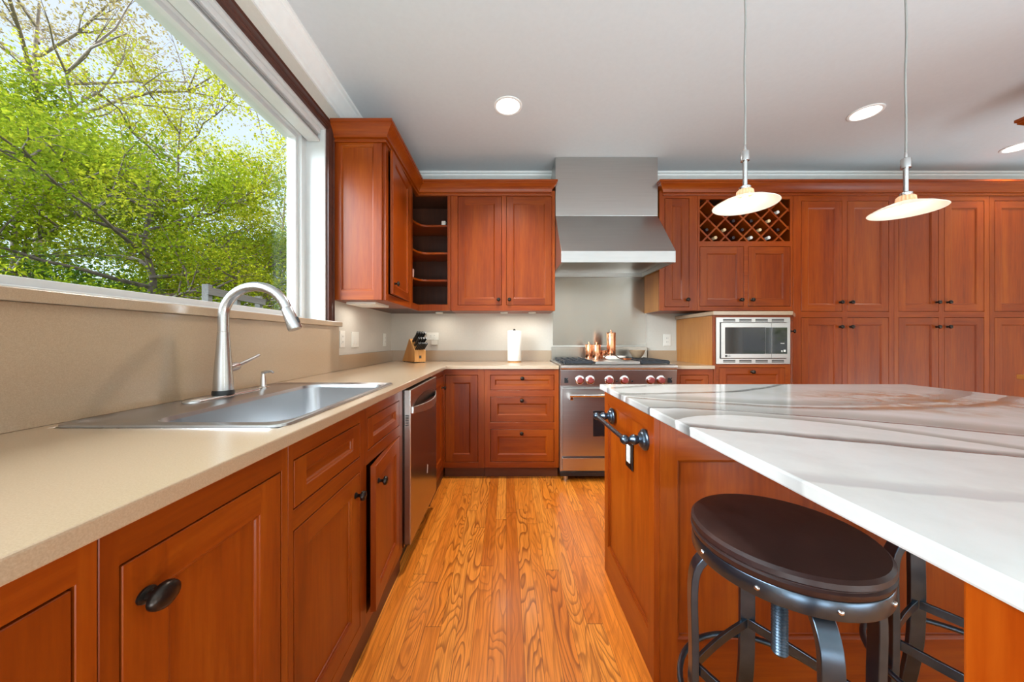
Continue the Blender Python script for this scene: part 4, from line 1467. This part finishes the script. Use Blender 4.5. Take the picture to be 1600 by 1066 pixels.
def make_stool():
    root = thing('bar_stool', 'round leather-topped industrial stool with screw post and foot ring, half under the island top', 'stool', (.633, .79, 0), 0, 'stools at the island')
    st = MB().lathe([(.150, .645), (.176, .646), (.180, .652), (.1815, .661), (.1775, .6645), (.1775, .666), (.181, .670), (.180, .680), (.174, .686), (.160, .688), (.08, .6895), (.0005, .690)], (0, 0, 0), 'z', 64).build('seat', M['leather'], root, smooth=30)
    band = MB().lathe([(.170, .612), (.178, .612), (.179, .614), (.179, .645), (.178, .647), (.150, .647), (.150, .644), (.170, .644), (.170, .612)], (0, 0, 0), 'z', 64, cap=False).build('seat_band', M['pewter'], root, smooth=30)
    for k in range(9):
        a = 2 * math.pi * (k + .5) / 9
        rv = MB()
        rv.lathe([(.0055, 0), (.005, .0025), (.003, .004), (.0005, .0045)], (0, 0, 0), 'x', 12)
        ca, sa = math.cos(a), math.sin(a)
        rv.v = [((.1788 + v[0]) * ca - v[1] * sa, (.1788 + v[0]) * sa + v[1] * ca, .630 + v[2]) for v in rv.v]
        rv.build('rivet', M['nickel'], band, smooth=50)
    # screw post
    sp_ = [(.018, .645)]
    zz = .61
    sc = [(.038, .644), (.038, .618), (.019, .612)]
    while zz > .40:
        sc += [(.0165, zz), (.0135, zz - .0035), (.0165, zz - .007)]
        zz -= .007
    sc += [(.0165, zz), (.013, zz - .006), (.0005, zz - .007)]
    MB().lathe(sc, (0, 0, 0), 'z', 24).build('screw_post', M['pewter'], root, smooth=30)
    rz = [(.030, .600), (.075, .612), (.115, .612), (.148, .600), (.170, .575), (.180, .540), (.182, .48), (.180, .40), (.180, .30), (.186, .20), (.204, .10), (.225, .008)]
    hub = MB().lathe([(.045, .590), (.045, .611), (.020, .611), (.020, .590), (.045, .590)], (0, 0, 0), 'z', 32, cap=False).build('hub', M['pewter'], root, smooth=40)
    for a in (75, 165, 255, 345):
        ca, sa = math.cos(R(a)), math.sin(R(a))
        # smooth path
        P = []
        for i in range(len(rz) - 1):
            for t in (0, .5):
                p0 = rz[max(i - 1, 0)]; p1 = rz[i]; p2 = rz[i + 1]; p3 = rz[min(i + 2, len(rz) - 1)]
                f = lambda j: .5 * (2 * p1[j] + (p2[j] - p0[j]) * t + (2 * p0[j] - 5 * p1[j] + 4 * p2[j] - p3[j]) * t * t + (3 * p1[j] - p0[j] - 3 * p2[j] + p3[j]) * t ** 3)
                P.append((f(0) * ca, f(0) * sa, f(1)))
        P.append((rz[-1][0] * ca, rz[-1][1] * 0 + rz[-1][0] * sa, rz[-1][1]))
        up = Vector((0, 0, 1))
        lg_ = MB().tube(P, 0, flat=(.0185, .008), up=(0, 0, 1))
        lg_.build('leg', M['pewter'], root, bevel=.0015, smooth=35)
        MB().lathe([(.020, 0), (.020, .006), (.014, .012)], (.225 * ca, .225 * sa, 0), 'z', 16).build('foot_pad', M['black'], root, smooth=40)
    ring = [(.206 * math.cos(2 * math.pi * k / 64), .206 * math.sin(2 * math.pi * k / 64), .262) for k in range(64)]
    MB().tube(ring, .0075, 10, closed=True).build('foot_ring', M['pewter'], root, smooth=60)
    for a in (75, 165, 255, 345):
        p0 = Vector((.178 * math.cos(R(a)), .178 * math.sin(R(a)), .325))
        p1 = Vector((.178 * math.cos(R(a - 90)), .178 * math.sin(R(a - 90)), .325))
        mid = (p0 + p1) / 2
        P = []
        for k in range(13):
            t = k / 12
            p = p0.lerp(p1, t) - mid.normalized() * -.018 * math.sin(math.pi * t)
            p.z -= .018 * math.sin(math.pi * t)
            P.append(p)
        MB().tube(P, 0, flat=(.004, .0125), up=(0, 0, 1)).build('stretcher', M['pewter'], root, bevel=.001, smooth=40)
    return root


s1 = make_stool()
s2 = copy_tree(s1)
s2.location = (1.194, .858, 0)
s2['label'] = 'second stool behind, only its foot ring and legs seen beside the island leg'

# ------------------------------------------------------------------ lights


def downlight(x, y, label, energy=30):
    root = thing('recessed_light', label, 'ceiling light', (x, y, ZC), 0, 'recessed ceiling lights')
    MB().lathe([(.098, -.0005), (.097, -.005), (.088, -.008), (.082, -.006), (.080, -.0015)], (0, 0, 0), 'z', 40, cap=False).build('trim_ring', M['white'], root, smooth=40)
    MB().lathe([(.0805, -.003), (.05, -.0045), (.0005, -.005)], (0, 0, 0), 'z', 40).build('lens', M['lens'], root, smooth=40)
    lamp('downlight_lamp', 'SPOT', (0, 0, -.03), (0, 0, 0), energy, (1.0, .95, .88), parent=root, spot_size=R(125), spot_blend=.9, shadow_soft_size=.07)


downlight(.012, 2.36, 'recessed ceiling light above the counter, leftmost of the three', 130)
downlight(2.56, 2.43, 'recessed ceiling light between the two pendant cords')
downlight(4.30, 2.86, 'recessed ceiling light at the right edge of the picture')


def pendant(x, y, zr, label):
    root = thing('pendant_light', label, 'pendant light', (x, y, zr), 0, 'pendant lights over the island')
    rs_ = .112
    z = 0
    MB().lathe([(rs_, 0), (rs_ + .0015, .0015), (rs_, .003), (.085, .018), (.050, .032), (.026, .040), (.026, .037), (.050, .029), (.085, .015), (rs_ - .002, .0005), (rs_, 0)], (0, 0, 0), 'z', 64, cap=False).build('shade', M['shade'], root, smooth=40)
    col = []
    loops = []
    for zz, rr in ((.036, .027), (.041, .029), (.058, .027), (.064, .020)):
        loops.append([((rr + .0022 * math.cos(16 * 2 * math.pi * k / 96)) * math.cos(2 * math.pi * k / 96), (rr + .0022 * math.cos(16 * 2 * math.pi * k / 96)) * math.sin(2 * math.pi * k / 96), zz) for k in range(96)])
    MB().loft(loops, 0, False, True).build('ribbed_collar', M['amber'], root, smooth=60)
    MB().lathe([(.0005, .010), (.009, .012), (.013, .022), (.010, .034), (.008, .040)], (0, 0, 0), 'z', 20).build('bulb', M['bulb'], root, smooth=50)
    MB().lathe([(.019, .064), (.020, .066), (.020, .074), (.012, .078), (.008, .080), (.008, .180)], (0, 0, 0), 'z', 24).build('stem', M['nickel'], root, smooth=40)
    MB().lathe([(.008, .176), (.0155, .177), (.0155, .214), (.013, .217), (.0055, .219), (.0045, .240), (.003, .243)], (0, 0, 0), 'z', 24).build('coupling', M['nickel'], root, smooth=40)
    top = ZC - zr
    pts = [(.0025 * math.sin(k * 1.1) * math.sin(math.pi * k / 12), 0, .242 + (top - .02 - .242) * k / 12) for k in range(13)]
    MB().tube(pts, .0036, 8).build('cord', plain('grey_cord', g(150, 148, 144), .5), root, smooth=60)
    MB().lathe([(.055, top - .0005), (.055, top - .010), (.040, top - .018), (.005, top - .022)], (0, 0, 0), 'z', 32).build('canopy', M['nickel'], root, smooth=40)
    lamp('pendant_lamp', 'POINT', (0, 0, -.012), (0, 0, 0), .30, (1.0, .84, .62), parent=root, shadow_soft_size=.02)


pendant(.952, 1.36, 1.656, 'left pendant light with a flat frosted disc shade')
pendant(1.640, 1.40, 1.648, 'right pendant light with a flat frosted disc shade')

# ------------------------------------------------------------------ right edge: tall cabinetry beyond the frame
structure(MB().box(3.62, 3.74, 1.2, 2.10, 0, ZC).build('wall_partition', M['wall']))
rc_ = cabinet('wall_cabinet', 'wall cabinet at the far right whose crown tip pokes into the picture', (3.29, 2.10, 0), R(-90), .85, .325, UZ0, UZ1, [(.05, .80, 1.42, 2.38)])
door(rc_, .05, .80, 1.42, 2.38, kn=(.74, 1.47))
MB().sweep([(p[0], p[1]) for p in wc], [(0, .325), (0, 0), (.85, 0)], side=-1).build('crown', M['wood_h'], rc_, smooth=30)
rb = cabinet('base_cabinet', 'base cabinet at the right edge under its own worktop', (3.08, 2.02, 0), R(-90), .80, .535, .09, ZT, [(.05, .75, .13, .84)], toe=.05)
door(rb, .05, .75, .13, .84, kn=(.69, .78))
tag(MB().box(3.05, 3.619, 1.20, 2.04, .8862, .914).build('countertop', M['wood_pale'], bevel=.003), 'pale worktop corner just showing at the right edge', 'countertop')

# ------------------------------------------------------------------ garden


def leaves_mesh(name, pts, size, mat, parent, rng):
    n = len(pts)
    nrm_ = rng.normal(size=(n, 3)); nrm_[:, 2] = np.abs(nrm_[:, 2]) + .35
    nrm_ /= np.linalg.norm(nrm_, axis=1, keepdims=True)
    t = np.cross(nrm_, rng.normal(size=(n, 3)))
    t /= np.linalg.norm(t, axis=1, keepdims=True)
    b = np.cross(nrm_, t)
    s = size * rng.uniform(.6, 1.25, size=(n, 1))
    dro = nrm_ * s * .18
    v = np.stack([pts - t * s, pts - b * s * .55 + dro, pts + t * s - dro, pts + b * s * .55 + dro], 1).reshape(-1, 3)
    me = bpy.data.meshes.new(name)
    me.vertices.add(4 * n)
    me.vertices.foreach_set('co', v.ravel())
    me.loops.add(4 * n)
    me.loops.foreach_set('vertex_index', np.arange(4 * n))
    me.polygons.add(n)
    me.polygons.foreach_set('loop_start', np.arange(0, 4 * n, 4))
    me.polygons.foreach_set('loop_total', np.full(n, 4))
    me.materials.append(mat)
    me.update(calc_edges=True)
    o = bpy.data.objects.new(name, me)
    C.objects.link(o)
    o.parent = parent
    return o


def tree(name, label, loc, height, trunk_h, spread, mat, nleaf, leaf=.05, seed=1, bark='bark', tr=.10, squash=1.0, nmain=7, clump=.30, lean=(0, 0), sub=5, droop=0.0):
    rng = np.random.default_rng(seed)
    rr = random.Random(seed)
    root = thing(name, label, 'tree', loc, 0, 'trees outside the window')
    br = MB()
    tips = []
    top = Vector((lean[0], lean[1], height * .86))
    tp = [Vector((0, 0, 0)).lerp(top, k / 7) + Vector((rr.uniform(-.08, .08), rr.uniform(-.08, .08), 0)) * (k > 0) for k in range(8)]
    br.tube([tuple(p) for p in tp], [tr * (1 - .8 * k / 7) for k in range(8)], 8)
    for i in range(nmain):
        fr = (i + .5) / nmain
        h = trunk_h + (height * .82 - trunk_h) * fr
        p0 = Vector((0, 0, 0)).lerp(top, h / top.z)
        a = i * 2.4 + rr.uniform(-.4, .4)
        shape = math.sin(math.pi * min(1, .22 + .70 * fr)) ** .8
        L = spread * shape * rr.uniform(.8, 1.15)
        d = Vector((math.cos(a), math.sin(a), (.25 + .55 * fr) * squash - droop))
        P = [p0]
        for k in range(1, 7):
            t = k / 6
            P.append(p0 + d * L * t + Vector((rr.uniform(-1, 1), rr.uniform(-1, 1), rr.uniform(-.6, .8))) * .07 * L * t)
        r0 = tr * (.5 - .28 * fr)
        br.tube([tuple(p) for p in P], [r0 * (1 - .85 * k / 6) + .004 for k in range(7)], 6)
        for j in range(sub):
            k = rr.randint(2, 5)
            q0 = P[k]
            dd = (d.normalized() * .8 + Vector((rr.uniform(-1, 1), rr.uniform(-1, 1), rr.uniform(-.3, .7)))).normalized()
            l2 = L * rr.uniform(.3, .55)
            Q = [q0 + dd * l2 * t + Vector((rr.uniform(-1, 1), rr.uniform(-1, 1), rr.uniform(-1, 1))) * .05 * l2 * (t > 0) for t in (0, .33, .66, 1)]
            br.tube([tuple(p) for p in Q], [r0 * .4 + .002, r0 * .3 + .002, r0 * .2 + .002, .003], 5)
            tips += [Q[1], Q[2], Q[3]]
            for _ in range(2):
                dd2 = (dd + Vector((rr.uniform(-1, 1), rr.uniform(-1, 1), rr.uniform(-.5, .6)))).normalized()
                e_ = Q[2] + dd2 * l2 * rr.uniform(.3, .6)
                br.tube([tuple(Q[2]), tuple(Q[2].lerp(e_, .5) + Vector((0, 0, .02))), tuple(e_)], [.006, .0045, .002], 4)
                tips += [e_, Q[2].lerp(e_, .6)]
        tips += [P[4], P[5], P[6]]
    tips.append(top)
    br.build('trunk', M[bark], root, smooth=60)
    T = np.array([list(p) for p in tips])
    idx = rng.integers(0, len(T), nleaf)
    off = rng.normal(size=(nleaf, 3)) * clump * np.array([1, 1, .55])
    leaves_mesh('foliage', T[idx] + off, leaf, mat, root, rng)
    return root


GZ0 = -.46
tree('maple_tree', 'broad fresh green layered tree filling the middle of the window view', (-7.0, 6.7, GZ0), 5.6, 1.2, 3.0, M['leaf_green'], 52000, .036, 11, nmain=18, sub=8, clump=.27, squash=.45)
tree('maple_tree', 'green tree behind the broad layered one at the left edge of the window', (-10.0, 6.9, GZ0), 7.2, 1.0, 3.0, M['leaf_green'], 30000, .042, 12, nmain=14, sub=7, clump=.32, squash=.5)
tree('yellow_tree', 'yellow-green airy tree rising behind the broad green one', (-11.5, 12.0, GZ0), 11.0, 3.2, 4.2, M['leaf_yellow'], 22000, .050, 13, nmain=16, sub=7, clump=.32)
tree('bronze_tree', 'bare-limbed tree with bronze new leaves at the upper left', (-14.0, 10.2, GZ0), 13.5, 4.5, 5.0, M['leaf_bronze'], 12000, .050, 14, bark='bark_light', nmain=16, sub=7, clump=.30, tr=.17)
tree('shade_tree', 'dark green tree at the right side of the window view', (-7.3, 10.4, GZ0), 5.2, 1.1, 2.2, M['leaf_dark'], 17000, .036, 15, nmain=13, sub=7, clump=.26, squash=.6)
tree('spring_tree', 'thin-leaved tree above the dark one near the window frame', (-9.8, 15.0, GZ0), 9.6, 2.5, 3.4, M['leaf_yellow'], 7000, .045, 16, nmain=13, sub=7, clump=.30, bark='bark_light')
tree('far_tree', 'distant green tree behind at the left', (-19.0, 14.0, GZ0), 9.5, 1.5, 5.2, M['leaf_green'], 17000, .08, 17, nmain=13, sub=7, clump=.5)
tree('far_tree', 'distant dark tree low behind the middle of the view', (-19.0, 21.5, GZ0), 8.5, 1.0, 5.0, M['leaf_dark'], 17000, .08, 18, nmain=13, sub=7, clump=.5)
tree('far_tree', 'distant pale tree low behind the right of the view', (-17.0, 29.0, GZ0), 8.0, 1.0, 5.0, M['leaf_green'], 14000, .09, 19, nmain=13, sub=7, clump=.5)
tree('garden_shrub', 'low green shrub under the trees at the lower left of the window', (-10.5, 8.4, GZ0), 3.4, .3, 2.6, M['leaf_dark'], 14000, .05, 31, nmain=11, sub=6, clump=.42, squash=.5)
tree('garden_shrub', 'low green shrub under the trees at the lower middle of the window', (-11.5, 12.6, GZ0), 3.8, .3, 2.8, M['leaf_green'], 14000, .05, 32, nmain=11, sub=6, clump=.42, squash=.5)
tree('side_tree', 'green tree beyond the far right room window', (10.5, -5.5, GZ0), 5.5, 1.0, 2.6, M['leaf_green'], 9000, .06, 21, nmain=11, sub=6, clump=.35)

# a long overhanging limb crossing the view
lm = thing('overhanging_limb', 'long thin bare limb slanting across the upper window view', 'tree', (-6.5, 2.5, GZ0), 0, 'trees outside the window')
P = [(0, 0, 0), (.1, .2, 4.9), (.5, 1.3, 7.0), (1.0, 3.13, 6.78), (1.3, 4.3, 6.52), (1.5, 5.3, 6.28), (1.6, 6.4, 5.95)]
MB().tube(P, [.14, .12, .07, .030, .022, .015, .006], 8).build('branch', M['bark'], lm, smooth=60)
rg_ = random.Random(5)
tw = MB(); tp_ = []
for k in range(16):
    t = k / 15
    i = 3 + t * 2.9
    a, b = Vector(P[int(i)]), Vector(P[int(i) + 1])
    p = a.lerp(b, i - int(i))
    d = Vector((rg_.uniform(-.8, .5), rg_.uniform(.2, 1), rg_.uniform(-.7, .5))) * rg_.uniform(.5, 1.1)
    tw.tube([tuple(p), tuple(p + d * .5 + Vector((0, 0, .05))), tuple(p + d)], [.010, .007, .003], 5)
    tp_ += [p + d, p + d * .7, p + d * .45]
tw.build('twigs', M['bark'], lm, smooth=60)
rng = np.random.default_rng(3)
T = np.array([list(p) for p in tp_])
leaves_mesh('foliage', T[rng.integers(0, len(T), 1500)] + rng.normal(size=(1500, 3)) * .14, .038, M['leaf_yellow'], lm, rng)

fn = thing('garden_fence', 'weathered grey wooden fence beyond the trees, right of centre', 'fence', (-4.0, 5.05, GZ0), R(100))
for x in (-.62, 0, .62):
    MB().box(x - .04, x + .04, -.04, .04, 0, 2.30).build('post', M['fence'], fn, bevel=.006)
for z in (2.16, 1.86, 1.4):
    MB().box(-.70, .70, -.065, -.0405, z, z + .10).build('rail', M['fence'], fn, bevel=.004)
